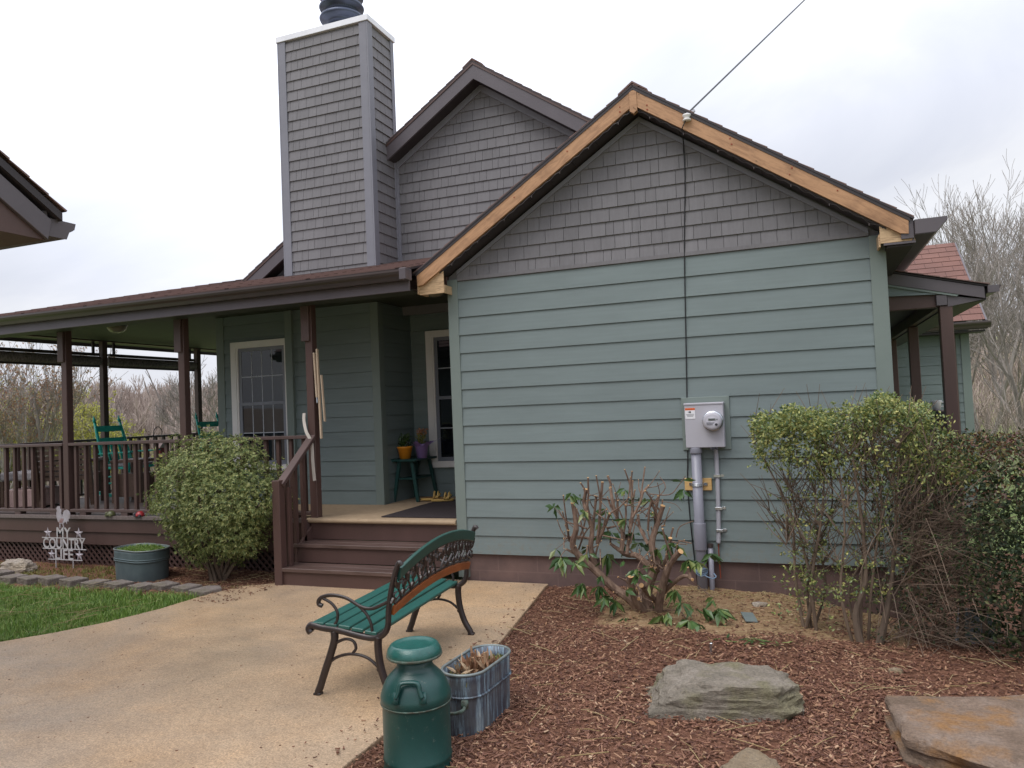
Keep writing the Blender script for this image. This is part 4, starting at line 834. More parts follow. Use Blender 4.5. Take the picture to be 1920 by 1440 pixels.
# ============================================================ GROUND
def sstep(a, b, x): t = max(0, min(1, (x-a)/(b-a))); return t*t*(3-2*t)
def nz(x, y, s=1.0, z=0): return mnoise.noise(V((x*s, y*s, z)))
def ground_z(x, y):
    d = math.hypot(x-CAM.x, y-CAM.y); az = math.atan2(x-CAM.x, y-CAM.y); w = sstep(-.25, .12, az)*(1 if abs(az) < 1.6 else 0)
    left = -.25*sstep(12,20,d) - 3.4*sstep(22,48,d) + 5.0*sstep(55,125,d) + 4*sstep(125,240,d)
    right = -.5*sstep(9,16,d) + 6.5*sstep(20,75,d) + 6*sstep(75,200,d)
    h = -.09 + left*(1-w) + right*w + .25*nz(x, y, .12)*sstep(9,20,d)
    h -= .3*sstep(1.8,3.2,x)*(1-sstep(14,18,x))*(1-sstep(3.0,6.0,y))*sstep(-9,-7,y)
    return h
def axis(fine0, fine1, step, far):
    a = []; v = fine0
    while v < fine1: a.append(v); v += step
    a.append(fine1); s = step; v = fine1
    while v < far: s *= 1.35; v += s; a.append(v)
    s = step; v = fine0
    while v > -far: s *= 1.35; v -= s; a.insert(0, v)
    return a
xs, ys = axis(-9, 7, .8, 420), axis(-9, 4, .8, 420)
mb = MB(); n = len(ys); mb.add([(x, y, ground_z(x, y)) for x in xs for y in ys], [(i*n+j, (i+1)*n+j, (i+1)*n+j+1, i*n+j+1) for i in range(len(xs)-1) for j in range(n-1)])
tag(mb.build('ground', FIELD, smooth=True), kind='structure')
def bed_z(x, y):
    z = -.03 + .035*sstep(1.05, 1.7, x) - .17*sstep(2.7, 3.9, x)*sstep(-1.5, -.1, y) + .03*sstep(.6,0,abs(x-2.1))*sstep(-1.6,-.4,y)
    if x < 0: z = -.03 - .012*sstep(-2.4,-5,x)
    return z + .012*nz(x, y, 3.1) + .007*nz(x, y, 9)
def sheet(name, mat, x0, x1, y0, y1, st, zf, inside=None, kind='structure'):
    nx, ny = int((x1-x0)/st)+1, int((y1-y0)/st)+1; mb = MB()
    vs = [(x0+(x1-x0)*i/nx, y0+(y1-y0)*j/ny) for i in range(nx+1) for j in range(ny+1)]
    fs = [(i*(ny+1)+j, (i+1)*(ny+1)+j, (i+1)*(ny+1)+j+1, i*(ny+1)+j+1) for i in range(nx) for j in range(ny) if inside is None or inside(x0+(x1-x0)*(i+.5)/nx, y0+(y1-y0)*(j+.5)/ny)]
    mb.add([(x, y, zf(x, y)) for x, y in vs], fs); return tag(mb.build(name, mat, smooth=True), kind=kind)
sheet('garden_bed', EARTH, .6, 7.0, -7.5, .03, .05, bed_z)
sheet('garden_bed', EARTH, 3.85, 7.5, .03, 3.0, .1, bed_z)
sheet('garden_bed', EARTH, -7.6, -1.6, -1.1, .3, .05, bed_z)
lawn_z = lambda x, y: -.055 + .012*nz(x, y, 2.2)
sheet('lawn', TURF, -11, -1.9, -9, -.95, .1, lawn_z)
# concrete patio
pe = [gp(517,1093), gp(455,1099), gp(413,1108), gp(365,1121), gp(300,1141), gp(200,1166), gp(100,1186), gp(0,1203)]
pl = [(p.x, p.y) for p in pe] + [(-3.0,-3.3), (-3.1,-9.0), (1.2,-9.0)]
rt = [gp(640,1440), gp(700,1392), gp(780,1330), gp(940,1200), gp(990,1140), gp(1022,1100)]
pl += [(1.12,-5.5)] + [(p.x, p.y) for p in rt] + [(.81,.0),(-.1,.0),(-1.85,.3),(-1.9,-.4)]
tag(MB().prism(pl, (0,0,-.2), X, Y, Z, .2).build('patio', CONC, bevel=.008, seg=2), kind='structure')
def inpoly(x, y, P):
    r = False; n = len(P)
    for i in range(n):
        (x1, y1), (x2, y2) = P[i], P[i-1]
        if (y1 > y) != (y2 > y) and x < (x2-x1)*(y-y1)/(y2-y1)+x1: r = not r
    return r
# mulch chips
random.seed(11)
def chips(mb, n, x0, x1, y0, y1, zf, ok=lambda x, y: 1, l0=.012, l1=.05):
    c = 0
    while c < n:
        x, y = U(x0, x1), U(y0, y1); c += 1
        if R() > ok(x, y): continue
        ln, w, t = U(l0, l1), U(.004, .011), U(.002, .005); a = U(0, pi); d = V((cos(a), sin(a), U(-.25,.35))).normalized(); s = V((-sin(a), cos(a), U(-.4,.4))).normalized(); up = d.cross(s)
        p = V((x, y, zf(x, y)+.004+U(0,.012))); e, f = d*ln/2, s*w/2; k = U(.3,1)
        mb.add([p-e-f, p+e-f*k, p+e+f*k, p-e+f, p-e*.9-f+up*t, p+e*.9-f*k+up*t, p+e*.9+f*k+up*t, p-e*.9+f+up*t], [(4,5,6,7),(0,1,5,4),(1,2,6,5),(2,3,7,6),(3,0,4,7)])
bare = lambda x, y: .16 if (1.55 < x < 3.7 and -1.2+.25*nz(x,y,2) < y) else 1
mb = MB(); inp = lambda x, y: 0 if inpoly(x, y, pl) else bare(x, y)
chips(mb, 30000, .85, 3.6, -4.0, 0, bed_z, inp, .01, .036); chips(mb, 12000, 3.0, 5.2, -3.6, -.2, bed_z, inp, .01, .036); chips(mb, 1500, 1.0, 4.6, -4.0, -.3, bed_z, inp, .04, .08)
chips(mb, 5200, -3.9, -1.75, -1.0, .05, bed_z, lambda x, y: 0 if inpoly(x, y, pl) else .9)
tag(mb.build('mulch_chips', CHIP), kind='stuff')
mb = MB()
def straw(x, y, z, ln): a = U(0, pi); d = V((cos(a), sin(a), U(-.06,.06))); p = V((x, y, z)); mb.tube([p, p+d*ln*.5+Z*U(0,.008), p+d*ln], U(.0012,.0026), 4)
for i in range(260): x, y = U(.95,4.6), U(-3.7,-.05); (straw(x, y, bed_z(x, y)+.014, U(.05,.3)) if not inpoly(x, y, pl) else None)
for i in range(420): x, y = U(1.9,3.6), U(-.9,-.03); straw(x, y, bed_z(x, y)+.006, U(.015,.07))
for i in range(300): x, y = U(1.9,3.6), U(-.25,-.03); straw(x, y, bed_z(x, y)+.01, U(.015,.07))
for i in range(120): x, y = U(-3.6,-1.7), U(-.95,0); (straw(x, y, bed_z(x, y)+.014, U(.05,.25)) if not inpoly(x, y, pl) else None)
for i in range(170): x, y = U(-5.6,-2.6), U(-2.9,-1.1); (straw(x, y, .0+U(-.02,.02), U(.08,.4)) if not inpoly(x, y, pl) else None)
tag(mb.build('straw_litter', STRAW), kind='stuff')
mb = MB()                                            # grit and crumbs blown onto the slab
for i in range(900):
    x, y = U(-2.6,1.05), U(-4.0,-.1)
    if not inpoly(x, y, pl) or R() > .35+.6*sstep(.2,1.0,x): continue
    s = U(.0015,.005); mb.box(x-s, y-s*U(.5,1.5), .0005, x+s, y+s, U(.001,.003))
tag(mb.build('slab_grit', CHIP), kind='stuff')
# dead leaves and dirt crumbs
mb = MB()
for i in range(160):
    x, y = U(1.0,4.5), U(-3.7,-.1)
    if inpoly(x, y, pl): continue
    a = U(0,6.28); d = V((cos(a),sin(a),U(-.1,.5))).normalized(); mb.leaf((x,y,bed_z(x,y)+.015), d, V((-sin(a),cos(a),U(-.5,.5))).normalized(), U(.03,.075), U(.015,.03), .2)
tag(mb.build('dead_leaves', DEAD), kind='stuff')
mb = MB(); chips(mb, 420, .6, 1.15, -3.9, -.1, lambda x, y: -.002, lambda x, y: .75*sstep(.62,1.05,x) if inpoly(x, y, pl) else 0, .01, .035); chips(mb, 500, -2.6, -1.8, -1.3, -.45, lambda x, y: -.002, lambda x, y: .6 if inpoly(x, y, pl) else 0, .01, .03)
tag(mb.build('stray_chips', CHIP), kind='stuff')
# grass
random.seed(5)
def blades(mb, n, x0, x1, y0, y1, zf, ok, h0, h1, w=.0035):
    for i in range(n):
        x, y = U(x0,x1), U(y0,y1)
        if R() > ok(x, y): continue
        h = U(h0,h1)*(1+.5*nz(x,y,3)); a = U(0,6.28); ln = U(.1,.9)*h; d = V((cos(a)*ln, sin(a)*ln, 0)); s = V((-sin(a),cos(a),0))*w; p = V((x,y,zf(x,y)-.005))
        m = p+d*.35+Z*h*.6; mb.add([p-s, p+s, m+s*.8, m-s*.8, p+d+Z*h*U(.75,1)], [(0,1,2,3),(3,2,4)])
edge_y = lambda x: -1.02
mb = MB(); okl = lambda x, y: 0 if (inpoly(x, y, pl) or y > -1.05-.02*nz(x,y,9)) else .55+.6*nz(x,y,1.7)+.35
blades(mb, 40000, -5.9, -2.2, -3.1, -1.0, lawn_z, okl, .04, .10); blades(mb, 9000, -9, -5.5, -3, -1, lawn_z, okl, .05, .1, .006)
tag(mb.build('lawn_grass', GRASS), kind='stuff')
mb = MB(); blades(mb, 9000, -7.3, -4.0, -.95, -.02, bed_z, lambda x, y: .25+.9*sstep(-.1,.35,nz(x,y,3.3)), .015, .05, .004)
blades(mb, 500, -2.6, -1.9, -1.15, -.6, bed_z, lambda x, y: 0 if inpoly(x,y,pl) else .5, .02, .06, .004)
tag(mb.build('bed_weeds', WEED), kind='stuff')

# ============================================================ STONES
def rock(name, label, cat, dims, loc, rz, mat, seed, tilt=0, flat=.0, group=None, sub=26, boxy=0):
    rnd = random.Random(seed); bm = bmesh.new(); bmesh.ops.create_cube(bm, size=2); bmesh.ops.subdivide_edges(bm, edges=bm.edges[:], cuts=sub, use_grid_fill=True)
    pls = []
    for i in range(22 if not boxy else 9):
        z = rnd.uniform(-.7,1); a = rnd.uniform(0,6.28); q = sqrt(max(0,1-z*z)); pls.append((V((q*cos(a),q*sin(a),z)), rnd.uniform(.74,1.0)+.22*boxy))
    if boxy: pls += [(V((-.55,-.1,.83)).normalized(), .82), (V((.5,.1,.86)).normalized(), .98), (V((-.3,-.6,.74)).normalized(), .93), (V((.8,-.5,.2)).normalized(), 1.02)]
    pls += [(V((rnd.uniform(-.1,.1),rnd.uniform(-.12,.12),1)).normalized(), .6 if flat else .75), (V((1,.1,.1)).normalized(),.97), (V((-1,0,.45 if boxy else .15)).normalized(),.9), (V((0,-1,.2)).normalized(),.8), (V((0,1,.1)).normalized(),.85)]
    for v in bm.verts:
        d = v.co.normalized(); r = min([h/max(1e-6, d.dot(n)) for n, h in pls if d.dot(n) > .05] + [1.5]); p = d*r
        s = V((p.x*3.1+seed, p.y*3.1, p.z*7)); k = mnoise.fractal(s, 1.0, 2.0, 6)*.075 + (mnoise.noise(V((seed, p.x*.6, p.z*9)))*.05 if abs(d.z) < .75 else 0)
        p *= 1 + k; v.co = V((p.x*dims[0]/2, p.y*dims[1]/2, p.z*dims[2]/1.5))
    me = bpy.data.meshes.new(name); bm.to_mesh(me); bm.free(); me.materials.append(mat)
    for p in me.polygons: p.use_smooth = True
    o = bpy.data.objects.new(name, me); col.objects.link(o); o.location = loc; o.rotation_euler = (tilt,0,rz)
    try: me.set_sharp_from_angle(angle=radians(28))
    except Exception: pass
    return tag(o, label, cat, group)
rock('boulder', 'grey green sandstone boulder lying alone in the mulch bed', 'boulder', (.82,.52,.34), (2.635,-2.52,.0), radians(10), ROCK1, 4, boxy=1)
def slabrock(name, label, outline, layers, mat, seed):
    rnd = random.Random(seed); mb = MB(); n = 96; P = [V((*p, 0)) for p in outline]; c = sum(P, V())/len(P); per = []
    ls = [(P[i], P[(i+1) % len(P)]) for i in range(len(P))]; tot = sum((b_-a_).length for a_, b_ in ls); acc = 0
    for k in range(n):
        d = tot*k/n; q = 0
        for a_, b_ in ls:
            if q+(b_-a_).length >= d: per.append(a_.lerp(b_, (d-q)/(b_-a_).length)); break
            q += (b_-a_).length
    rings = []
    for z, off in layers:
        ph = rnd.uniform(0,50); rings.append([p + (p-c).normalized()*(off + .03*mnoise.noise(V((p.x*3.5,p.y*3.5,z*4+seed))) + .018*mnoise.noise(V((p.x*11,p.y*11,ph))) + .008*mnoise.noise(V((p.x*30,p.y*30,ph)))) + Z*(z+.012*mnoise.noise(V((p.x*4,p.y*4,seed)))) for p in per])
    zt = layers[-1][0]
    for f in (.93,.8,.65,.48,.3,.14): rings.append([c.lerp(V((p.x,p.y,0)), f) + Z*(zt+.004+.03*mnoise.noise(V((p.x*f*2.2,p.y*f*2.2,seed)))+.01*mnoise.noise(V((c.lerp(p,f).x*9,c.lerp(p,f).y*9,1)))) for p in per])
    mb.add([p for r in rings for p in r]+[c+Z*zt], [(i*n+k, i*n+(k+1)%n, (i+1)*n+(k+1)%n, (i+1)*n+k) for i in range(len(rings)-1) for k in range(n)]+[((len(rings)-1)*n+k,(len(rings)-1)*n+(k+1)%n,len(rings)*n) for k in range(n)])
    o = mb.build(name, mat, smooth=True, loc=(0,0,-.045)); o.data.set_sharp_from_angle(angle=radians(35)); return tag(o, label, 'boulder')
slabrock('flat_boulder', 'large flat ochre stained stone slab at the lower right corner', [(3.46,-2.53),(3.8,-2.46),(4.3,-2.3),(4.75,-2.25),(4.9,-2.8),(4.5,-3.25),(4.0,-3.3),(3.72,-3.12),(3.50,-2.98)], [(-.12,-.02),(-.02,.0),(.0,.02),(.015,-.015),(.045,-.01),(.055,.03),(.075,.035),(.085,.0),(.12,-.005),(.13,.022),(.165,.03),(.18,.012),(.188,-.02)], ROCK2, 5)
rock('boulder', 'tan stone showing only its top at the bottom edge of the mulch bed', 'boulder', (.36,.34,.2), (2.84,-3.3,-.02), radians(8), ROCK3, 9)
rock('pale_stone', 'small whitish stone in the weeds beside the country life sign', 'stone', (.5,.3,.24), (-5.72,-.42,-.02), radians(5), ROCK4, 13)
rock('small_stone', 'fist sized tan stone in mulch right of the grey boulder', 'stone', (.09,.07,.06), tuple(gp(1679,1262,0)), 0, ROCK3, 31, sub=8)
rock('small_stone', 'pale flat stone chip on the dirt by the foundation', 'stone', (.13,.08,.03), tuple(gp(1425,1133,.02)), .4, ROCK4, 32, sub=8)
bk = [(5,1072),(27,1079),(60,1081),(100,1082),(140,1085),(181,1089),(225,1091),(268,1095),(310,1094),(351,1097),(388,1104)]
names = ['edging stone cut by the left frame edge', 'edging stone, second from the left frame edge', 'edging stone below the pale stone', 'edging stone below the country life sign', 'edging stone left of the dull zinc tub', 'edging stone below the left corner of the zinc tub', 'edging stone below the middle of the zinc tub', 'edging stone below the right corner of the zinc tub', 'edging stone between zinc tub and shrub trunk', 'squarish edging stone second from the concrete patio', 'angled end edging stone touching the concrete patio']
for i, (a, b) in enumerate(bk):
    p = gp(a, b, .025); ang = U(-.12,.08) - .1; last = i == len(bk)-1
    pts = [(-.125,-.1),(.10,-.11),(.135,.08),(-.10,.09)] if not last else [(-.15,-.1),(.09,-.14),(.15,.05),(.04,.13),(-.1,.1)]
    o = MB().prism([(u*U(.93,1.05), w*U(.93,1.05)) for u, w in pts], (0,0,-.14), X, Y, Z, .14).build('edging_stone', BLOCK, None, bevel=.009, seg=2, loc=(p.x, p.y, .028+U(-.006,.006)))
    o.rotation_euler = (U(-.03,.03), U(-.03,.03), ang); tag(o, names[i], 'edging stone', 'edging stones along the lawn')

# ============================================================ BENCH
b = thing('park_bench', 'cast iron garden bench with teal slats and arched scrollwork back on the patio', 'bench', (.55,-2.29,0), radians(3.9))
for s in (-1, 1):
    y = s*.64; mb = MB()
    bar = lambda pts, r, fl=1.0, n=8, k=8: mb.tube(curve([V((p[0], y, p[1])) for p in pts], k), r, n, flat=fl)
    bar([(-.285,.365),(-.3,.385),(-.285,.405),(-.255,.405),(-.2,.395),(-.09,.385),(.04,.36),(.125,.352),(.185,.37),(.222,.42),(.232,.52),(.255,.64),(.285,.74),(.31,.79),(.325,.775)], [.024,.022,.022,.021,.02,.02,.02,.022,.022,.021,.02,.02,.02,.02,.015], 1, 10)
    f = mb.build('side_frame', IRON, b, smooth=True)
    for nm, pts in (('front_leg', [(-.13,.38),(-.13,.33),(-.16,.24),(-.205,.13),(-.235,.05),(-.25,.02),(-.252,.0)]), ('rear_leg', [(.16,.36),(.155,.3),(.165,.2),(.195,.1),(.235,.03),(.247,.0)])):
        mb = MB(); bar(pts, [.024,.022,.02,.018,.017,.02,.022], 1, 10); e = pts[-1]; mb.box(e[0]-.022,y-.02,0,e[0]+.022,y+.02,.012); mb.build(nm, IRON, b, smooth=True)
    mb = MB(); bar([(-.205,.525),(-.228,.535),(-.225,.56),(-.195,.58),(-.13,.59),(-.04,.575),(.05,.53),(.12,.52),(.19,.545),(.232,.565)], [.014,.014,.014,.014,.014,.013,.012,.012,.012,.012], .8, 8); mb.build('armrest', IRON, b, smooth=True)
    mb = MB(); bar([(-.2,.57),(-.14,.54),(-.105,.49),(-.11,.44),(-.135,.41)], .009); mb.build('arm_bracket', IRON, b, smooth=True)
    mb = MB(); bar([(.03,.54),(.085,.49),(.115,.43),(.12,.385)], .009); mb.build('arm_bracket', IRON, b, smooth=True)
    mb = MB(); bar([(-.195,.17),(-.12,.225),(-.02,.25),(.08,.235),(.15,.185),(.17,.155)], .009); bar([(-.16,.235),(-.13,.3),(-.06,.335),(-.005,.325),(.01,.285),(-.01,.258)], .009); bar([(.17,.17),(.155,.165),(.15,.178)], .011); mb.build('leg_stretcher', IRON, b, smooth=True)
xs_ = [-.235,-.148,-.061,.026,.113]; zs_ = [.418,.413,.406,.394,.380]
for x_, z_ in zip(xs_, zs_):
    o = MB().box(-.038,-.65,-.011,.038,.65,.011).build('seat_slat', TEALS, b, bevel=.004, loc=(x_,0,z_)); o.rotation_euler = (0, radians(6 if x_ > -.1 else 2), 0)
BK = V((.31-.232, 0, .79-.43)).normalized(); BN = V((-BK.z, 0, BK.x))     # back plane: up the lean, and towards the sitter
B0 = V((.24,0,.45))
bpos = lambda u, h, off=0: B0 + Y*u + BK*h + BN*off
def backrail(name, mat, hend, hmid, th, t, L_=.625, flip=0):
    mb = MB(); n = 24; pts = []
    top = [(L_*(2*i/n-1), hend+(hmid-hend)*(1-(2*i/n-1)**2)) for i in range(n+1)]
    for i in range(n):
        (a, ha), (c, hc) = top[i], top[i+1]; vs = [bpos(u, h, o_) for o_ in (-t/2, t/2) for u, h in ((a,ha-th),(c,hc-th),(c,hc),(a,ha))]
        mb.add(vs, [(0,1,2,3),(7,6,5,4),(3,2,6,7),(0,4,5,1)])
    vs = [bpos(u, h, o_) for u, h in (top[0], top[-1]) for o_ in (-t/2, t/2) for h in (h-th, h)]; mb.add(vs, [(0,1,3,2),(4,6,7,5)])
    return mb.build(name, mat, b, bevel=.003)
backrail('top_rail', GREENB, .315, .405, .07, .022); backrail('lower_rail', ORNG, .09, .15, .055, .02)
mb = MB()
def lowh(u): return .09+.06*(1-(u/.625)**2)+.002
def toph(u): return .315+.09*(1-(u/.625)**2)-.07
cv = lambda pts, r=.007: mb.tube(curve([bpos(u, h, 0) for u, h in pts], 6), r, 6)
cv([(u, lowh(u)+.008) for u in [-.62+.062*i for i in range(21)]], .007); cv([(u, toph(u)-.006) for u in [-.62+.062*i for i in range(21)]], .006)
def ironleaf(u, h, ang, ln=.075, w=.036):
    e = V((cos(ang), sin(ang))); s_ = V((-sin(ang), cos(ang))); P = [(0,0),(.25,.42),(.5,.5),(.75,.3),(1,0),(.72,-.32),(.5,-.5),(.22,-.4)]
    pts = [(u+e.x*a*ln+s_.x*c*w, h+e.y*a*ln+s_.y*c*w) for a, c in P]; n = len(pts)
    vs = [bpos(a, c, .006) for a, c in pts]+[bpos(a, c, -.006) for a, c in pts]; mb.add(vs, [tuple(range(n)), tuple(range(2*n-1,n-1,-1))]+[(i,i+n,(i+1)%n+n,(i+1)%n) for i in range(n)])
random.seed(2)
for s in (-1, 1):
    for k in range(5):
        u0 = s*(.04+.125*k); m = (lowh(u0)+toph(u0))/2; hh = (toph(u0)-lowh(u0))/2
        cv([(u0, lowh(u0)), (u0+s*.02, m-hh*.5), (u0+s*.06, m), (u0+s*.045, m+hh*.6), (u0+s*.005, m+hh*.55), (u0+s*.012, m+hh*.15)], .0075)
        cv([(u0+s*.05, m), (u0+s*.1, m+hh*.3), (u0+s*.115, m+hh*.95)], .007); cv([(u0+s*.02, m-hh*.5), (u0+s*.08, m-hh*.75), (u0+s*.11, m-hh*.35), (u0+s*.085, m-hh*.15)], .0065)
        ironleaf(u0+s*.06, m+hh*.05, pi/2-s*.9); ironleaf(u0+s*.0, m-hh*.1, pi/2+s*.7, .06); ironleaf(u0+s*.085, m-hh*.6, -s*.4+ (0 if s > 0 else pi), .055); ironleaf(u0+s*.04, m+hh*.55, pi/2-s*.3, .05)
mb.build('back_scrollwork', IRON, b)

# ============================================================ MILK CAN
c = thing('milk_can', 'green painted old milk can with wide mushroom lid in front of the bench', 'milk can', (1.338,-3.55,-.03))
body = [(.166,0),(.172,.006),(.172,.02),(.168,.026),(.168,.06),(.172,.066),(.168,.073),(.1675,.31),(.169,.316),(.1745,.322),(.175,.352),(.172,.362),(.168,.375),(.161,.395),(.152,.414),(.138,.434),(.119,.453),(.101,.468),(.092,.478),(.088,.49),(.087,.53)]
body = [(r*.95 if z < .46 else r*.97, z) for r, z in body]; MB().lathe(body, n=56).build('body', CANG, c, smooth=True)
MB().lathe([(.160,.3145),(.168,.319),(.1682,.3225),(.1655,.3245)], n=56).build('seam_ring', CANE, c, smooth=True)
lid = [(.09,.515),(.128,.522),(.138,.53),(.141,.545),(.136,.562),(.122,.582),(.112,.588),(.104,.587),(.095,.582),(.07,.579),(.0,.578)]
lid = [(r*.93, z) for r, z in lid]; MB().lathe(lid, n=56).build('lid', CANL, c, smooth=True)
MB().lathe([(.1295,.527),(.1325,.531),(.1325,.536),(.1305,.54)], n=56).build('lid_rim', CANE, c, smooth=True)
for ha in (radians(-72), radians(108)):
    mb = MB(); e = V((cos(ha), sin(ha), 0)); s_ = V((-sin(ha), cos(ha), 0))
    pts = [e*.164+s_*-.062+Z*.385, e*.158+s_*-.05+Z*.415, e*.152+s_*-.045+Z*.44, e*.149+s_*-.03+Z*.45, e*.148+Z*.452, e*.149+s_*.03+Z*.45, e*.152+s_*.045+Z*.44, e*.158+s_*.05+Z*.415, e*.164+s_*.062+Z*.385]
    mb.tube(curve(pts, 4), .0085, 8, flat=1.4)
    e = e*.95
    for k in (-1, 1): mb.beam(e*.15+s_*(.062*k)+Z*.405, e*.178+s_*(.066*k)+Z*.36, .03, .008, e)
    mb.build('handle', CANG, c, smooth=True)

# ============================================================ TUBS
def stadium(a, r, n=14): return [(r*cos(t)+0, a+r*sin(t)) for t in [pi*i/n for i in range(n+1)]] + [(r*cos(t), -a+r*sin(t)) for t in [pi+pi*i/n for i in range(n+1)]]
def tub(name, label, loc, rz, a, r, h, mat, taper=.9, ribs=(.62,)):
    t = thing(name, label, 'planter tub', loc, rz); mb = MB(); prof = [(taper,0),(taper,.004)]
    for z in (.1,.3,.5,.58,.62,.66,.72,.9,1.0): prof.append((taper+(1-taper)*z+(.02 if any(abs(z-q) < .03 for q in ribs) else 0), z*h))
    prof += [(.965, h), (.95, h*.8), (.93, h*.55)]
    n = len(stadium(a, r)); vs = []
    for s, z in prof: vs += [(x*s + 0, y*s, z) for x, y in stadium(a, r)]
    fs = [(i*n+k, i*n+(k+1)%n, (i+1)*n+(k+1)%n, (i+1)*n+k) for i in range(len(prof)-1) for k in range(n)]+[tuple(range(n-1,-1,-1))]
    mb.add(vs, fs); mb.build('wall', mat, t, smooth=True)
    for q in ribs: MB().tube([(x*(taper+(1-taper)*q),y*(taper+(1-taper)*q),q*h) for x, y in stadium(a, r+.004)+stadium(a, r+.004)[:1]], .0065, 6, cap=False).build('rib', mat, t, smooth=True)
    st_ = stadium(a, r); MB().tube([(x,y,h) for x, y in st_]+[(st_[0][0],st_[0][1],h)], .008, 8, cap=False).build('rim', ZRIM, t, smooth=True)
    return t
t = tub('planter_tub', 'streaked blue grey oval zinc tub with dead stalks beside the milk can', (1.412,-3.0,-.03), radians(-4), .135, .12, .335, ZINC, .93, (.66,))
g_ = MB(); st_ = stadium(.13,.113); g_.prism(st_, (0,0,.26), X, Y, Z, .02); g_.build('soil', SOIL, t)
mb = MB(); random.seed(8)
for i in range(120):
    cx_, cy_ = random.choice(((-.01,.03),(.02,.06),(-.05,-.06),(.03,.0))); x, y = cx_+U(-.05,.05), cy_+U(-.06,.06); d = V((U(-.6,.6),U(-.6,.6),U(.3,1))).normalized(); mb.leaf((x,y,.278), d, d.orthogonal().normalized(), U(.03,.12), U(.01,.026), .1)
for i in range(16): x, y = U(-.04,.05), U(-.02,.09); mb.tube([(x,y,.27),(x+U(-.02,.02),y+U(-.02,.02),.27+U(.04,.13))], [.009,.006], 6)
mb.build('dead_stalks', DEAD, t)
mb = MB(); blades(mb, 500, -.11,.11,-.25,.25, lambda x, y: .283, lambda x, y: 1 if (y < -.1 or y > .15) and (x/.11)**2+(max(0,abs(y)-.15)/.11)**2 < 1 else 0, .01, .035, .005); mb.build('moss', WEED, t)
mb = MB(); mb.tube(curve([(-.07,-.268,.2),(-.072,-.30,.185),(-.03,-.312,.17),(.03,-.312,.17),(.072,-.30,.185),(.07,-.268,.2)], 5), .009, 8); mb.box(-.085,-.285,.185,-.055,-.262,.225); mb.box(.055,-.285,.185,.085,-.262,.225); mb.build('handle', CANE, t, smooth=True)
t = tub('planter_tub', 'dull grey oval zinc tub full of grass beside the porch skirt', (-3.76,-.43,-.05), radians(78), .15, .2, .345, ZINCG, .94, (.66,.72))
MB().prism(stadium(.145,.19), (0,0,.28), X, Y, Z, .03).build('soil', SOIL, t)
mb = MB(); blades(mb, 3800, -.2,.2,-.35,.35, lambda x, y: .31, lambda x, y: 1 if (x/.18)**2+(max(0,abs(y)-.15)/.18)**2 < 1 else 0, .02, .055, .004); mb.build('grass', GRASS, t)

# ============================================================ SIGN
t = thing('garden_sign', 'pale metal yard sign reading MY COUNTRY LIFE with rooster and stars', 'sign', (-5.31,-.15,0))
def row(s, w, h, z, name):
    o = text(s, 1.0, (0,0,0), SIGNW, name, t, ext=.003, bold=.012); xs2 = [v.co.x for v in o.data.vertices]; ys2 = [v.co.y for v in o.data.vertices]; cx_ = (max(xs2)+min(xs2))/2; sx_, sy_ = w/(max(xs2)-min(xs2)), h/(max(ys2)-min(ys2)); y0 = min(ys2)
    for v in o.data.vertices: v.co.x = (v.co.x-cx_)*sx_; v.co.y = (v.co.y-y0)*sy_
    o.location = (0,0,z); return o
row('MY', .235, .12, .325, 'lettering'); row('COUNTRY', .7, .125, .19, 'lettering'); row('LIFE', .3, .12, .062, 'lettering')
mb = MB(); mb.box(-.36,-.004,.182,.37,.004,.192); mb.box(-.37,-.004,.314,.355,.004,.323); mb.box(-.27,-.004,.052,.3,.004,.062); mb.build('crossbar', SIGNW, t)
for x in (-.14,.15): MB().box(x-.005,-.004,-.15,x+.005,.004,.055).build('stake', SIGNW, t)
for x, z, r in ((-.27,.375,.072),(.25,.378,.075),(-.21,.115,.068),(.255,.115,.072)):
    mb = MB(); pts = [(r*(1 if i % 2 == 0 else .4)*sin(pi*i/5), r*(1 if i % 2 == 0 else .4)*cos(pi*i/5)) for i in range(10)]
    vs = [(x+a, 0, z+c_) for a, c_ in pts]+[(x,-.012,z)]; mb.add(vs, [(i,(i+1)%10,10) for i in range(10)]+[tuple(range(9,-1,-1))]); mb.build('star', SIGNB, t)
ro = [(850,533),(862,508),(885,502),(905,508),(905,528),(925,545),(918,575),(935,612),(962,552),(1000,540),(1040,556),(1056,590),(1048,635),(1028,640),(1030,668),(1008,664),(1002,694),(985,670),(958,684),(948,694),(962,742),(952,742),(935,694),(905,690),(902,742),(892,742),(893,692),(868,668),(850,625),(846,575),(858,552)]
MB().prism([((u-950)*.00112, (742-w)*.00112+.435) for u, w in ro][::-1], (-.0,-.003,0), X, Z, Y, .006).build('rooster', SIGNB, t)
mb = MB()
for i in range(4): mb.box(-.075+.012*i,-.006,.505+.014*i,-.01+.006*i,-.0035,.509+.014*i)
mb.build('feather_slots', INKO, t)

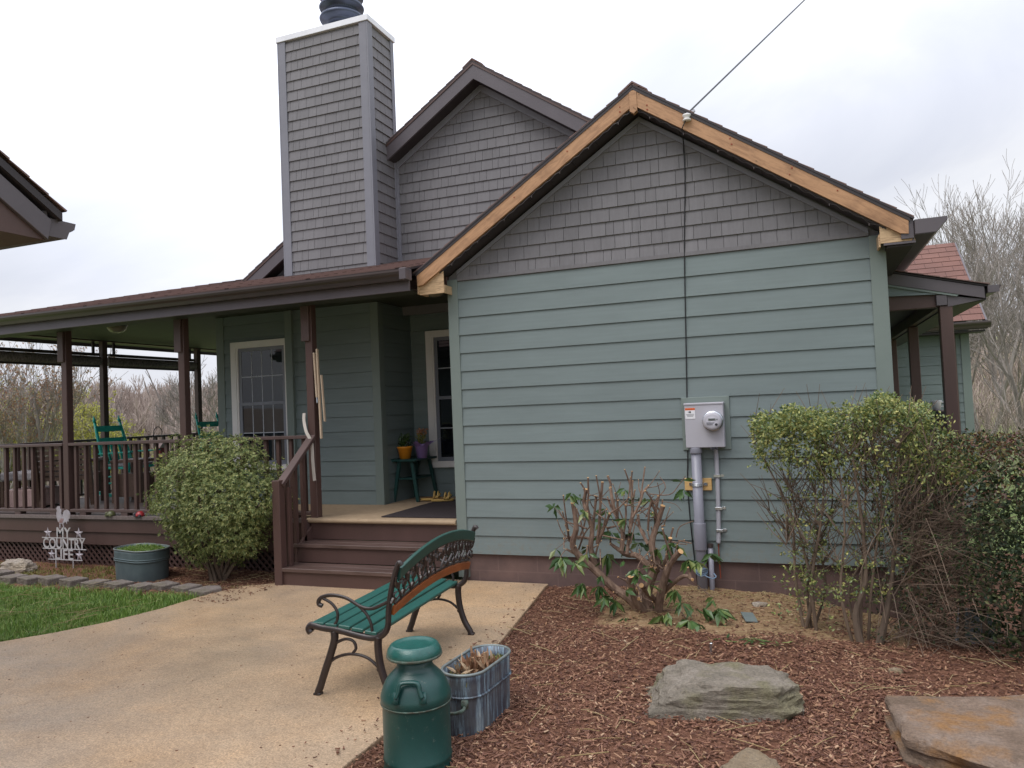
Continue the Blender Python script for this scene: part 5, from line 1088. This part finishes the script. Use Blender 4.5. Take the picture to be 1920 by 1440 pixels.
# ============================================================ LITTLE THINGS IN THE BED
p = gp(1405,1163,.0); o = MB().box(-.045,-.1,0,.045,.1,.012).build('siding_offcut', SLATE, None, bevel=.002, loc=(p.x,p.y,bed_z(p.x,p.y)+.012)); o.rotation_euler = (.05,.08,.25); tag(o, 'small grey green offcut of siding lying on bare dirt', 'offcut')
p = gp(1333,1227,.0); o = MB().box(-.008,-.008,-.05,.008,.008,.07).build('metal_stake', STEEL, None, bevel=.002, loc=(p.x,p.y,bed_z(p.x,p.y)+.01)); o.rotation_euler = (.15,.1,0); tag(o, 'short bright metal stake standing in the mulch', 'stake')
p = gp(1828,1200,-.05); t = thing('plastic_panel', 'grey plastic panel leaning under the dark hedge at right', 'panel', (p.x,p.y,bed_z(p.x,p.y)), radians(12))
MB().prism([(-.12,0),(.14,-.0),(.15,.2),(-.03,.25)], (0,0,0), X, V((0,.55,.83)).normalized(), V((0,-.83,.55)).normalized(), .012).build('sheet', PLAST, t, bevel=.002); MB().beam((-.125,-.008,.0),(-.035,.13,.215),.014,.014).build('edge', PVCL, t); MB().beam((-.12,-.01,.006),(.14,-.01,.006),.012,.012).build('edge', PVCL, t)
t = thing('dropped_twig_leaves', 'small heap of cut leafy twigs on the ground by the privet stems', 'cuttings', tuple(gp(1400,1208,0))); mb = MB()
for i in range(26): a = U(0,6.28); d = V((cos(a),sin(a)*.6,.06)).normalized(); mb.leaf((U(-.15,.25),U(-.06,.06),.02+U(0,.015)), d, V((-d.y,d.x,0)), U(.06,.12), U(.012,.022), .05)
mb.build('leaves', RHODL, t)
# ============================================================ PLANTS
random.seed(21)
def rdir(zmin=-1, zmax=1): z = U(zmin, zmax); a = U(0, 2*pi); q = sqrt(1-z*z); return V((q*cos(a), q*sin(a), z))
def perp(d): return d.cross(rdir()).normalized()
# ---- rounded shrub by the steps
t = thing('rounded_shrub', 'big rounded green shrub with small leaves growing between zinc tub and steps', 'shrub', (-2.70,-.43,0))
mb = MB()
for i in range(11):
    a = U(0,6.28); e = V((cos(a)*U(.2,.6), sin(a)*U(.1,.4), U(.5,1.1))); p0 = V((U(-.05,.05),U(-.05,.05),-.06)); mb.tube(curve([p0, p0+V((e.x*.25+U(-.03,.03),e.y*.25,.2)), p0+V((e.x*.7,e.y*.7,e.z*.7)), p0+e], 4), [U(.016,.024), .006], 6)
mb.build('trunk', BARKP, t)
mb = MB(); blobs = [(0,0,.80,.74,.46,.66)]
def shrub_pt():
    d = rdir(-.97, 1); k = 1+.16*mnoise.noise(d*2.3+V((3,1,0)))+.17*mnoise.noise(d*5.1)+.08*mnoise.noise(d*11); rr = U(.5,1.0)**.4*k; z = .83+d.z*.71*rr
    q = .86 if d.z < -.2 else 1
    return V((d.x*.83*rr*q, d.y*.47*rr*q, z)), V((d.x, d.y*1.3, d.z+.35)).normalized()
for i in range(6200):
    p, d = shrub_pt()
    if p.z < .12: continue
    ls = U(.75,1.2)
    for k in range(7):
        a = U(0,6.28); o = d.orthogonal().normalized(); o2 = d.cross(o); e = (d*U(.25,.9) + (o*cos(a)+o2*sin(a))).normalized(); mb.leaf(p, e, d.cross(e).normalized(), ls*U(.022,.04), ls*U(.008,.0125), .1)
for i in range(1500):
    p, d = shrub_pt(); c0 = V((0,0,.83)); p = c0+(p-c0)*U(.45,.8)
    for k in range(5): e = rdir(); mb.leaf(p+rdir()*.03, e, perp(e), U(.03,.045), .014, .1)
for i in range(260):
    p, d = shrub_pt(); p = p+d*U(.02,.08)
    for k in range(6): e = (d+rdir()*.6).normalized(); mb.leaf(p, e, perp(e), U(.03,.05), .011, .05)
mb.build('foliage', SHRUBL, t)
# ---- cut-back rhododendron (limbs surveyed against the wall, each with its own depth)
rb = V((1.93,-.8,0)); t = thing('pruned_rhododendron', 'hard pruned rhododendron with bare sawn limbs and drooping leaves by the conduit', 'shrub', rb)
def rp(x, y, dy=0): return wp(960+x/4, 880+y/4, rb.y+dy) - rb
limbs = [
 ([(1010,1150),(960,1060),(870,960),(760,885),(640,770),(520,665),(455,570),(480,450),(472,340),(455,250)], .042, .017, -.12),
 ([(640,770),(600,640),(590,560),(600,450),(560,320),(540,240),(560,150)], .026, .013, -.05),
 ([(600,560),(610,420),(632,200)], .015, .011, .05), ([(640,560),(655,400),(662,280),(678,95)], .015, .011, -.02), ([(650,540),(690,440),(710,390),(735,330)], .014, .011, -.1),
 ([(590,520),(480,505),(390,520)], .013, .009, .08), ([(520,660),(430,610),(405,600)], .012, .009, 0), ([(430,540),(420,470),(422,455)], .011, .010, -.05),
 ([(560,445),(500,420),(430,400),(380,360),(340,280)], .009, .005, .02), ([(500,600),(540,490),(590,420)], .008, .005, -.15),
 ([(1030,1120),(940,1000),(900,900),(890,800)], .034, .024, -.2), ([(905,845),(945,870),(965,930),(950,972)], .016, .012, -.3),
 ([(1050,1120),(1010,960),(1040,830),(1075,740),(1085,690),(1060,600)], .045, .028, .05),
 ([(1060,640),(1050,540),(1085,420),(1110,340),(1132,272)], .027, .019, .0), ([(1085,420),(1075,340),(1100,200)], .016, .012, .1), ([(1020,560),(960,440),(945,340)], .014, .011, .1),
 ([(1030,730),(940,650),(860,640),(790,595),(740,560)], .027, .012, .1), ([(820,610),(830,480),(800,400),(760,270),(738,135)], .02, .013, .12), ([(860,640),(880,500),(888,385)], .016, .013, .15),
 ([(880,480),(905,350),(898,200),(902,88)], .014, .010, .2), ([(905,360),(960,250),(985,170),(1025,122)], .012, .008, .1), ([(840,470),(855,340),(850,265)], .010, .008, .0),
 ([(1090,1130),(1110,960),(1150,800),(1190,700),(1265,615)], .036, .022, -.22), ([(1120,940),(1190,870),(1290,800),(1355,828)], .022, .011, -.25), ([(1125,740),(1170,650),(1188,515)], .020, .015, -.1),
 ([(1085,990),(1020,930),(970,870)], .022, .018, -.3), ([(1130,725),(1080,715),(1045,725)], .012, .010, -.3), ([(1100,765),(1075,735)], .010, .008, -.3),
 ([(1000,360),(1060,250),(1150,140),(1108,55)], .006, .003, .1), ([(1030,185),(1180,190),(1250,120),(1300,50)], .005, .003, .05), ([(960,330),(1100,220),(1090,100)], .005, .003, -.1),
 ([(1020,460),(1030,300),(1050,225)], .010, .007, -.05), ([(1230,510),(1260,430),(1360,388)], .005, .003, 0), ([(1250,535),(1345,555)], .007, .005, -.15), ([(660,600),(665,720)], .006, .004, -.2),
 ([(890,560),(920,420),(950,340)], .006, .004, .0), ([(780,360),(740,290),(720,230)], .005, .003, .1), ([(540,700),(420,600),(350,680)], .005, .003, -.2), ([(1040,600),(960,700),(940,750)], .006, .004, -.2),
 ([(1100,1060),(1250,1060),(1310,1130)], .007, .004, -.2), ([(1300,800),(1400,880),(1500,960)], .005, .003, -.1), ([(870,270),(990,290),(1080,330)], .004, .003, .1), ([(1120,240),(1220,260),(1270,310)], .003, .002, 0),
 ([(545,380),(520,350)], .012, .010, 0), ([(1120,430),(1145,418)], .010, .008, 0), ([(720,440),(780,425)], .009, .007, -.1)]
mb, cm = MB(), MB(); spine = []
for pts, r0, r1, dy in limbs:
    m = len(pts); P = [rp(x, y, dy*(i/(m-1) if m > 1 else 0) + (U(-.015,.015) if 0 < i < m-1 else 0)) for i, (x, y) in enumerate(pts)]
    c_ = curve(P, 4); mb.tube(c_, [r0+(r1-r0)*i/(len(c_)-1)+U(-.0012,.0012)*(r0 > .01) for i in range(len(c_))], 9 if r0 > .02 else 6)
    if r0 > .009: spine += [(c_[i], c_[i]-c_[i-1], r0) for i in range(2, len(c_))]
    if r1 >= .008: d = (c_[-1]-c_[-2]).normalized(); MB().tube([c_[-1]-d*.004, c_[-1]+d*.002], r1*1.02, 10).build('sawn_end', CUT, t)
xl_ = []
for i in range(30):
    p, d, r0 = random.choice([q for q in spine if q[0].z > .3]); ln = U(.08,.3); d = V((U(-.3,.3),U(-.3,.3),1)).normalized(); q = p+d*ln*.5+rdir()*.012; e = p+d*ln; r_ = min(r0*.6, U(.007,.012))
    mb.tube([p, q, e], [r_, r_*.8], 7); MB().tube([e-d*.003, e+d*.0015], r_*.82, 8).build('sawn_end', CUT, t)
for i in range(95):                                  # short stubs and side twigs
    p, d, r0 = random.choice(spine); d = (d.normalized()*.6+rdir()+Z*.35).normalized(); ln = U(.04,.24); r_ = min(r0*.5, U(.003,.009)); q = p+d*ln*.5+rdir()*.015; e = p+d*ln+Z*U(0,.03)
    mb.tube([p, q, e], [r_, r_*.6], 6)
    if r_ > .0045: MB().tube([e-(e-q).normalized()*.003, e+(e-q).normalized()*.0015], r_*.62, 8).build('sawn_end', CUT, t)
    elif p.z < .75: xl_.append((e, d))
mb.build('limbs', BARK, t)
mb = MB(); hang = lambda x, y, n, s, dy, dn=.9: [ (lambda e: mb.leaf(rp(x+U(-12,12), y+U(-12,12), dy), e, perp(e), s*U(.8,1.15), s*U(.3,.4), .12))(V((cos(a)*sqrt(1-min(.98,dn*u)**2), sin(a)*sqrt(1-min(.98,dn*u)**2), -dn*u)).normalized()) for a, u in [(U(0,6.28), U(.35,1.05)) for _ in range(n)] ]
for x, y, n, s, dy, dn in ((440,180,8,.10,-.1,.8),(375,670,20,.125,-.2,.95),(470,690,9,.11,-.15,.8),(530,860,14,.115,-.25,.95),(655,880,12,.11,-.25,.95),(570,640,5,.10,-.1,.6),(750,955,8,.115,-.2,.7),(780,1000,9,.10,-.2,.95),(840,1120,12,.11,-.3,.95),(690,960,8,.10,-.3,.95),
  (850,150,5,.09,.1,.5),(870,230,5,.08,.1,.7),(950,215,7,.075,.1,.6),(1010,230,5,.08,.1,.8),(1280,160,9,.11,.05,.95),(1290,90,4,.1,.05,-.3),(740,470,8,.10,.1,.8),(690,300,4,.11,.1,.9),(930,760,16,.08,-.3,.5),(960,790,8,.11,-.3,.4),(1100,600,8,.11,-.1,.9),(1120,470,5,.09,.1,.7),(980,570,7,.12,.1,.6),(1190,560,5,.12,-.15,.95),(1240,560,5,.11,-.15,.9),
  (1320,680,8,.12,-.1,.9),(1390,690,8,.11,-.1,.7),(1490,640,9,.11,-.1,.8),(1225,900,8,.12,-.25,.95),(1270,1010,10,.11,-.3,.9),(1330,1140,14,.155,-.35,.95),(1365,1040,4,.10,-.2,.95),(1440,1040,6,.11,-.2,.9),(1515,970,5,.09,-.15,.9),(1545,1050,11,.13,-.2,.8),(1160,1080,7,.11,-.3,.95),(1120,1090,6,.11,-.3,.9),(720,640,10,.16,.0,1.0),(560,590,4,.09,0,.6),(840,690,3,.08,-.2,.4),(670,800,6,.07,-.25,.9)): hang(x, y, n, s, dy, dn)
for p, d in xl_[:34]:
    for k in range(random.randint(3,7)): e = (rdir(-1,.25)+d*.3).normalized(); mb.leaf(p, e, perp(e), U(.07,.12), U(.026,.04), .15)
mb.build('foliage', RHODL, t)

# ---- privet with bare stems
random.seed(33)
t = thing('privet_bush', 'leggy privet bush with flat leafy top on bare stems before the wall corner', 'bush', (3.3,-1.0,0)); tb = V((3.3,-1.0,0))
mb = MB(); tips = []; allp = []
stems = [(3.05,-.92,[(3.0,1.0),(2.85,1.25)]), (3.13,-.95,[(3.2,1.3)]), (3.1,-.9,[(3.15,1.1),(3.3,1.35)]), (3.36,-1.15,[(3.35,1.2)]), (3.42,-1.18,[(3.6,1.2)]), (3.45,-1.1,[(3.75,1.25)]), (3.40,-1.15,[(3.5,1.35)])]
for x, y, es in stems:
    for ex, ez in es:
        b0 = V((x,y,bed_z(x,y)-.04)); e = V((ex+U(-.06,.06), -1.0+U(-.15,.2), ez)); m1 = b0.lerp(e,.3)+V((U(-.12,.12),U(-.08,.08),0)); m2 = b0.lerp(e,.65)+V((U(-.11,.11),U(-.08,.08),0))
        c_ = curve([b0,m1,m2,e], 5); r0 = U(.010,.017); mb.tube([p-tb for p in c_], [r0, .004], 7); allp += c_[4:]; tips += [c_[7], c_[9], c_[11], c_[13], c_[-1]]
for i in range(2):                                   # the twin trunk of the right-hand stem
    b0 = V((3.42+.06*i,-1.2,-.12)); mb.tube([p-tb for p in curve([b0, b0+V((-.04+.12*i,0,.3)), b0+V((.04+.1*i,.03,.6)), b0+V((.0+.22*i,.05,1.35))], 5)], [.03,.005], 9)
for i in range(420):
    p = random.choice(tips); e = p + V((U(-.24,.24), U(-.2,.2), U(.08,.4))); m1 = p.lerp(e,.5)+rdir()*.03
    mb.tube([p-tb, m1-tb, e-tb], [.0045,.0018], 4)
    if len(tips) < 90 and e.z < 1.35: tips.append(e)
for i in range(45):                                 # lower dead twigs
    p = V((U(3.0,3.6), U(-1.15,-.85), U(.1,.9))); d = V((U(-1,1),U(-.6,.5),U(-.3,.9))).normalized(); ln = U(.1,.35); mb.tube([p-tb, p+d*ln*.5+rdir()*.02-tb, p+d*ln-tb], [.003,.0012], 4)
mb.build('stems', BARKP, t)
mb = MB()
def crown(n, f, s0, s1):
    for i in range(n):
        p, d = f()
        for k in range(3): e = (d*.5+rdir()).normalized(); mb.leaf(p+rdir()*.018-tb, e, perp(e), U(s0,s1), U(s0,s1)*.52, .1)
cl = [(2.92,.17,1.33,.18),(3.12,.2,1.34,.22),(3.33,.22,1.33,.26),(3.55,.24,1.33,.29),(3.75,.24,1.31,.29),(3.93,.22,1.22,.26),(3.64,.2,1.5,.13),(3.45,.2,1.46,.13),(2.88,.12,1.45,.1),(3.63,.1,1.56,.1),(3.05,.1,1.5,.09),(3.82,.12,1.48,.1),(4.05,.15,1.15,.15),(3.2,.12,1.45,.1)]
def cp():
    x, rx, z, rz = random.choice(cl); d = rdir(); k = U(.25,1.12)**.5*(1+.3*mnoise.noise(d*2+V((x*3,0,z)))); return V((x+d.x*rx*k, -1.0+d.y*.27*k, z+d.z*rz*k)), (d+Z*.5).normalized()
crown(4600, cp, .02, .038)
for i in range(300):                                 # sparse leafy side shoots along the bare stems
    p = random.choice(allp); d = (rdir(-.2,.8)); q = p + d*U(.05,.2); tw = [p, q]
    for k in range(10): e = (d+rdir()).normalized(); s0 = p.lerp(q, U(.3,1.1)); mb.leaf(s0+rdir()*.012-tb, e, perp(e), U(.018,.034), .015, .1)
def cp2(): return V((U(2.85,3.9), -1.0+U(-.25,.25), U(.0,1.15))), Z
for i in range(50):
    p, d = cp2()
    for k in range(9): e = rdir(-.4,1); mb.leaf(p+rdir()*.05-tb, e, perp(e), U(.02,.035), .016, .1)
for x in [2.86+.075*i for i in range(15)]:           # upright sprigs on top
    b0 = V((x+U(-.03,.03), -1.0+U(-.15,.15), 1.40+.06*U(0,1)))
    for k in range(12): e = (Z*.9+rdir()).normalized(); mb.leaf(b0+Z*U(0,.13)+rdir()*.02-tb, e, perp(e), U(.02,.034), .013, .05)
mb.build('foliage', PRIVL, t)
# ---- dark hedge
random.seed(41)
t = thing('dark_hedge', 'dense dark hedge with bronze top filling the right frame edge', 'hedge', (4.7,-1.15,0)); tb = V((4.7,-1.15,0))
def hp():
    x = U(3.95,6.6); k = sstep(3.85,4.25,x); top = 1.33+.05*nz(x,0,4)+.02*nz(x,5,15)
    if R() < .4: z = top-abs(random.gauss(0,.05)); y = U(-1.65,-.6)
    else: z = U(-.1,top); y = -1.15 + (1 if R() < .25 else -1)*(.5*(.6+.4*k)+.12*nz(x,z,3.5)+.05*nz(x,z,9))*U(.55,1)**.35
    if z < .75: x = max(x, 3.98+.1*nz(z,0,6))
    if z < .36 and x < 4.36 and y < -.95: z = U(.4,.9)
    return V((x,y,z))
mb, m2 = MB(), MB()
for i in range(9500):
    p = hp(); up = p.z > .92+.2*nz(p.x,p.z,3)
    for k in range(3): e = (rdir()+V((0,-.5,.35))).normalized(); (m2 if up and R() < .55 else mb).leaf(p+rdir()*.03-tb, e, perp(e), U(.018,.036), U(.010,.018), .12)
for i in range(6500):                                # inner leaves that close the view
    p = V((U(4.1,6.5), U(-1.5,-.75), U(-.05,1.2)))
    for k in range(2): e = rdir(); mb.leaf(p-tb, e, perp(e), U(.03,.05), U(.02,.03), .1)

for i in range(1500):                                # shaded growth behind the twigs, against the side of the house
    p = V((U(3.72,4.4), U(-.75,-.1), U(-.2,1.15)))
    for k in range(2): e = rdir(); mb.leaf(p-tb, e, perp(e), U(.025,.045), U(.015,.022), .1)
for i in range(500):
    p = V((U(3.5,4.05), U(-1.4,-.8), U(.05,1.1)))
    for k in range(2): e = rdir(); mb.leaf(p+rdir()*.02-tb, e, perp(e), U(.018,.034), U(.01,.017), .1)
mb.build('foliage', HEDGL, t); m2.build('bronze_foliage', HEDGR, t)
mb = MB()
for i in range(480):                                 # arching bare twigs between privet and hedge
    p = V((U(3.55,3.95), U(-1.3,-.85), U(0,.9))); d = V((U(-.2,1),U(-.6,.3),U(-.35,.8))).normalized(); ln = U(.2,.7)
    q = p+d*ln; mb.tube([p-tb, p+d*ln*.5+Z*U(-.02,.07)-tb, q-Z*U(0,.06)-tb], [U(.002,.0045),.0012], 4)
    if R() < .5: e = (d+rdir()*.7).normalized(); mb.tube([p+d*ln*.6-tb, p+d*ln*.6+e*U(.08,.2)-tb], [.002,.001], 3)
for i in range(180):
    p = V((U(3.65,4.0), U(-1.2,-.8), U(.45,1.1))); q = p+V((U(-.1,.12),U(-.1,.1),U(.15,.4))); mb.tube([p-tb, q-tb], [.003,.0015], 4)
for i in range(160):
    p = V((U(3.9,5.5), U(-1.6,-1.0), U(.0,1.3))); d = V((U(-.4,.4),U(-.6,.1),U(-.2,.8))).normalized(); mb.tube([p-tb, p+d*U(.1,.3)-tb], [.003,.0012], 4)
for i in range(14): x = 4.0+.16*i; mb.tube([V((x,-1.15+U(-.2,.2),-.3))-tb, V((x+U(-.1,.1),-1.15+U(-.2,.2),.9))-tb], [.02,.008], 6)
mb.build('twigs', BARKP, t)

# ============================================================ TREES
def grow(mb, p, d, ln, r, lv, tips, wander=.16, up=.12, nb=4, spread=.7, short=.68, minr=.0045):
    k = 5; pts = [p]; q = p
    for i in range(k):
        d = (d + rdir()*wander + Z*up*.5).normalized(); q = q + d*(ln/k); pts.append(q)
    mb.tube(pts, [r, max(minr, r*.5)], 6 if r > .05 else 4 if r > .014 else 3, cap=False)
    if lv == 0: tips.append((q, d)); return
    for j in range(nb):
        f = U(.3, 1.0) if j else 1.0; i = min(k-1, int(f*k)); s_ = pts[i].lerp(pts[i+1], f*k-i if i < k else 1)
        e = (d + perp(d)*spread*U(.5,1.2)*(1 if j else .35)).normalized()
        grow(mb, s_, e, ln*short*U(.75,1.15), max(minr, r*.52*U(.8,1.1)), lv-1, tips, wander, up, nb, spread, short, minr)
def base_at(px, D, dz=-.1):
    q = dp(px, 800, D); return V((q.x, q.y, ground_z(q.x, q.y)+dz))
def tree(name, label, cat, px, D, h, stems, lv, nb, r, bark, bud=None, nbud=0, bs=.05, group=None, seed=1, spread=.6, up=.12, lean=.25, short=.68, fol='crown', tspread=0):
    random.seed(seed); b0 = base_at(px, D); t = thing(name, label, cat, b0, 0, group); mb = MB(); tips = []
    tot = sum(short**i for i in range(lv+1)); ln = h/tot*1.06
    for s in range(stems):
        a = 6.28*s/stems+U(-.4,.4); d = V((cos(a)*lean, sin(a)*lean, 1)).normalized() if stems > 1 else V((U(-.06,.06),U(-.06,.06),1))
        grow(mb, V((U(-tspread,tspread),U(-tspread,tspread),0)), d, ln*U(.85,1.1), r*U(.8,1.1), lv, tips, .15, up, nb, spread, short, .0012+.00017*D)
    mb.build('trunk', bark, t)
    if bud:
        mb = MB()
        for i in range(nbud):
            p, d = random.choice(tips); p = p - d*U(0,.5)*h*.12 + rdir()*.03*h*.3; e = rdir(); mb.leaf(p, e, perp(e), bs*U(.6,1.3), bs*.5, .1)
        mb.build(fol, bud, t)
    return t
gT = 'bare trees on the slope right of the house'
tree('bare_tree', 'tall bare grey tree with many upright limbs right behind the side porch roof', 'tree', 1833, 21, 6.9, 3, 5, 4, .085, BARKG, group=gT, seed=51, lean=.2, spread=.6, up=.1, short=.66)
tree('bare_tree', 'bare grey tree at the right frame edge beyond the hedge', 'tree', 1925, 18, 6.7, 3, 5, 4, .085, BARKG, group=gT, seed=52, lean=.24, spread=.6, up=.1, short=.66)
tree('bare_tree', 'smaller bare tree showing just above the brown rear roof', 'tree', 1775, 30, 8.3, 3, 5, 4, .09, BARKG, group=gT, seed=53, lean=.22, spread=.6, up=.1, short=.66)
tree('bare_tree', 'bare tree between the tall grey tree and the frame edge, farther up the slope', 'tree', 1885, 32, 8.8, 3, 5, 4, .1, BARKG, group=gT, seed=54, lean=.22, spread=.6, up=.1, short=.66)
tree('twiggy_thicket', 'thick grey brown twiggy thicket beside the corner of the rear wall', 'thicket', 1872, 15, 2.3, 8, 3, 4, .02, BARKF, group='thickets by the rear wing', seed=55, lean=.38, spread=.75, up=.12, tspread=.3)
tree('twiggy_thicket', 'thick twiggy thicket at the right frame edge above the hedge', 'thicket', 1935, 17, 2.6, 8, 3, 4, .02, BARKF, group='thickets by the rear wing', seed=56, lean=.38, spread=.75, up=.12, tspread=.3)
gL = 'budding shrubs and trees behind the porch'
tree('budding_tree', 'spreading shrubby tree with reddish buds behind the left end of the porch', 'tree', 42, 17, 4.4, 7, 4, 4, .04, BARKG, BUDR, 4200, .075, gL, 61, .62, .16, .42, tspread=.3)
tree('budding_tree', 'yellow green budding bush at the left frame edge behind the railing', 'tree', -10, 19, 3.2, 7, 4, 4, .03, BARKG, BUDG, 6000, .09, gL, 62, .7, .12, .5, tspread=.4)
tree('budding_tree', 'yellow green budding bush between the first two porch posts', 'tree', 108, 20, 2.9, 8, 4, 4, .03, BARKG, BUDG, 7000, .09, gL, 63, .7, .12, .5, tspread=.5)
tree('budding_tree', 'low yellow green bush just left of the far corner post', 'tree', 166, 23, 3.1, 8, 4, 4, .03, BARKG, BUDG, 8000, .10, gL, 64, .65, .12, .42, tspread=.5)
tree('budding_tree', 'small yellow green bush seen right of the far corner post', 'tree', 232, 26, 2.2, 6, 3, 5, .025, BARKG, BUDG, 3000, .10, gL, 65, .65, .1, .42, tspread=.4)
tree('bare_tree', 'thin bare tree spreading behind the far corner post', 'tree', 196, 30, 5.2, 2, 5, 3, .06, BARKG, group=gL, seed=66, lean=.3, spread=.75, up=.1)
tree('bare_tree', 'bare tree close to the left edge of the house wall beyond the porch', 'tree', 398, 27, 5.6, 2, 5, 4, .07, BARKG, group=gL, seed=67, lean=.25, spread=.65, up=.14)
tree('dead_snag', 'single dead pole of a trunk standing above the far woods', 'tree', 303, 55, 9.5, 1, 2, 3, .14, BARKG, group=gL, seed=68, spread=.5, up=.3, short=.3)
# far woods: one mass
random.seed(77); protos = []
for s in range(6):
    mb = MB(); tips = []; grow(mb, V((0,0,0)), V((U(-.05,.05),U(-.05,.05),1)), 3.7, .15, 3, tips, .14, .16, 5, .6, .62, .024); protos.append((mb.v, mb.f))
wb = MB()
def put(px, D, s, z=None):
    b0 = base_at(px, D, -.3); vs, fs = random.choice(protos); a = U(0,6.28); ca, sa = cos(a)*s, sin(a)*s
    wb.add([(b0.x+x*ca-y*sa, b0.y+x*sa+y*ca, b0.z+z_*s) for x, y, z_ in vs], fs)
for i in range(190): put(U(-120,470), U(30,58), U(.5,.8))
for i in range(420): put(U(-120,560), U(58,125), U(.75,1.05))
for i in range(260): put(U(-1500,-120), U(38,110), U(.6,1.0))
for i in range(60): put(U(2050,2700), U(45,95), U(.5,.8))
for i in range(45): put(U(1690,2050), U(45,95), U(.45,.7))
tag(wb.build('far_woods', BARKF), kind='stuff')
mb = MB()                                             # scrub between yard and woods
random.seed(78)
for i in range(1500):
    px = U(-80,470) if i < 1000 else U(1700,2000); D = U(26,48); b0 = base_at(px, D, 0)
    for k in range(5): d = V((U(-.6,.6),U(-.6,.6),1)).normalized(); ln = U(.8,2.2); mb.tube([b0, b0+d*ln*.5+rdir()*.1, b0+d*ln+rdir()*.15], [.02,.009], 3, cap=False)
tag(mb.build('scrub_brush', BARKF), kind='stuff')

# ============================================================ SKY, LIGHT, CAMERA
w = bpy.data.worlds.new('World'); sc.world = w; w.use_nodes = True; t = w.node_tree; t.nodes.clear()
out = t.nodes.new('ShaderNodeOutputWorld'); sky = node(t, 'ShaderNodeTexSky', sky_type='NISHITA', sun_disc=False)
SUN_E, SUN_R = radians(60), radians(-150)
sky.sun_elevation = SUN_E; sky.sun_rotation = SUN_R; sky.air_density = 1.5; sky.dust_density = 4
b1 = node(t, 'ShaderNodeBackground', Strength=.1); L(t, sky.outputs[0], b1.inputs['Color'])
tc = node(t, 'ShaderNodeTexCoord'); mp = node(t, 'ShaderNodeMapping'); mp.inputs['Scale'].default_value = (1.0,1.0,2.4); mp.inputs['Rotation'].default_value = (0,0,.6); L(t, tc.outputs['Generated'], mp.inputs['Vector'])
cl_ = noise(t, mp.outputs[0], 1.9, 6, .55, .5); cc = ramp(t, cl_, [(.3, (.52,.545,.63)), (.5, (.6,.62,.69)), (.68, (.72,.73,.77))])
dv = node(t, 'ShaderNodeVectorMath', operation='DOT_PRODUCT'); L(t, tc.outputs['Generated'], dv.inputs[0]); dv.inputs[1].default_value = tuple(_ray(480,-40).normalized())
gl = node(t, 'ShaderNodeMapRange', interpolation_type='SMOOTHSTEP'); gl.inputs[1].default_value = .88; gl.inputs[2].default_value = 1.0; gl.inputs[3].default_value = 1.0; gl.inputs[4].default_value = 1.55; L(t, dv.outputs['Value'], gl.inputs[0])
sx = node(t, 'ShaderNodeSeparateXYZ'); L(t, tc.outputs['Generated'], sx.inputs[0])
zg = node(t, 'ShaderNodeMapRange'); zg.inputs[1].default_value = .25; zg.inputs[2].default_value = 1.0; zg.inputs[3].default_value = 1.0; zg.inputs[4].default_value = 2.6; L(t, sx.outputs['Z'], zg.inputs[0])
mu = node(t, 'ShaderNodeMath', operation='MULTIPLY'); L(t, gl.outputs[0], mu.inputs[0]); L(t, zg.outputs[0], mu.inputs[1])
b2 = node(t, 'ShaderNodeBackground'); L(t, cc, b2.inputs['Color']); L(t, mu.outputs[0], b2.inputs['Strength'])
ms = node(t, 'ShaderNodeMixShader', Fac=.93); L(t, b1.outputs[0], ms.inputs[1]); L(t, b2.outputs[0], ms.inputs[2]); L(t, ms.outputs[0], out.inputs['Surface'])
sl = bpy.data.lights.new('sun', 'SUN'); sl.energy = 1.3; sl.angle = radians(35); sl.color = (1,.96,.9); so = bpy.data.objects.new('sun', sl); col.objects.link(so)
sd = V((sin(SUN_R)*cos(SUN_E), cos(SUN_R)*cos(SUN_E), sin(SUN_E))); so.rotation_euler = sd.to_track_quat('Z', 'Y').to_euler()
cd = bpy.data.cameras.new('camera'); cd.sensor_width = 36; cd.lens = FPX/1920*36; cd.clip_start = .05; cd.clip_end = 1500
co = bpy.data.objects.new('camera', cd); col.objects.link(co); M = Matrix((RT, UP, -FW)).transposed().to_4x4(); M.translation = CAM; co.matrix_world = M; sc.camera = co
sc.view_settings.view_transform = 'Standard'; sc.view_settings.look = 'None'; sc.view_settings.exposure = .38; sc.view_settings.gamma = 1
sc.cycles.use_denoising = True; sc.cycles.max_bounces = 6; sc.cycles.diffuse_bounces = 4; sc.cycles.glossy_bounces = 3; sc.cycles.transmission_bounces = 2
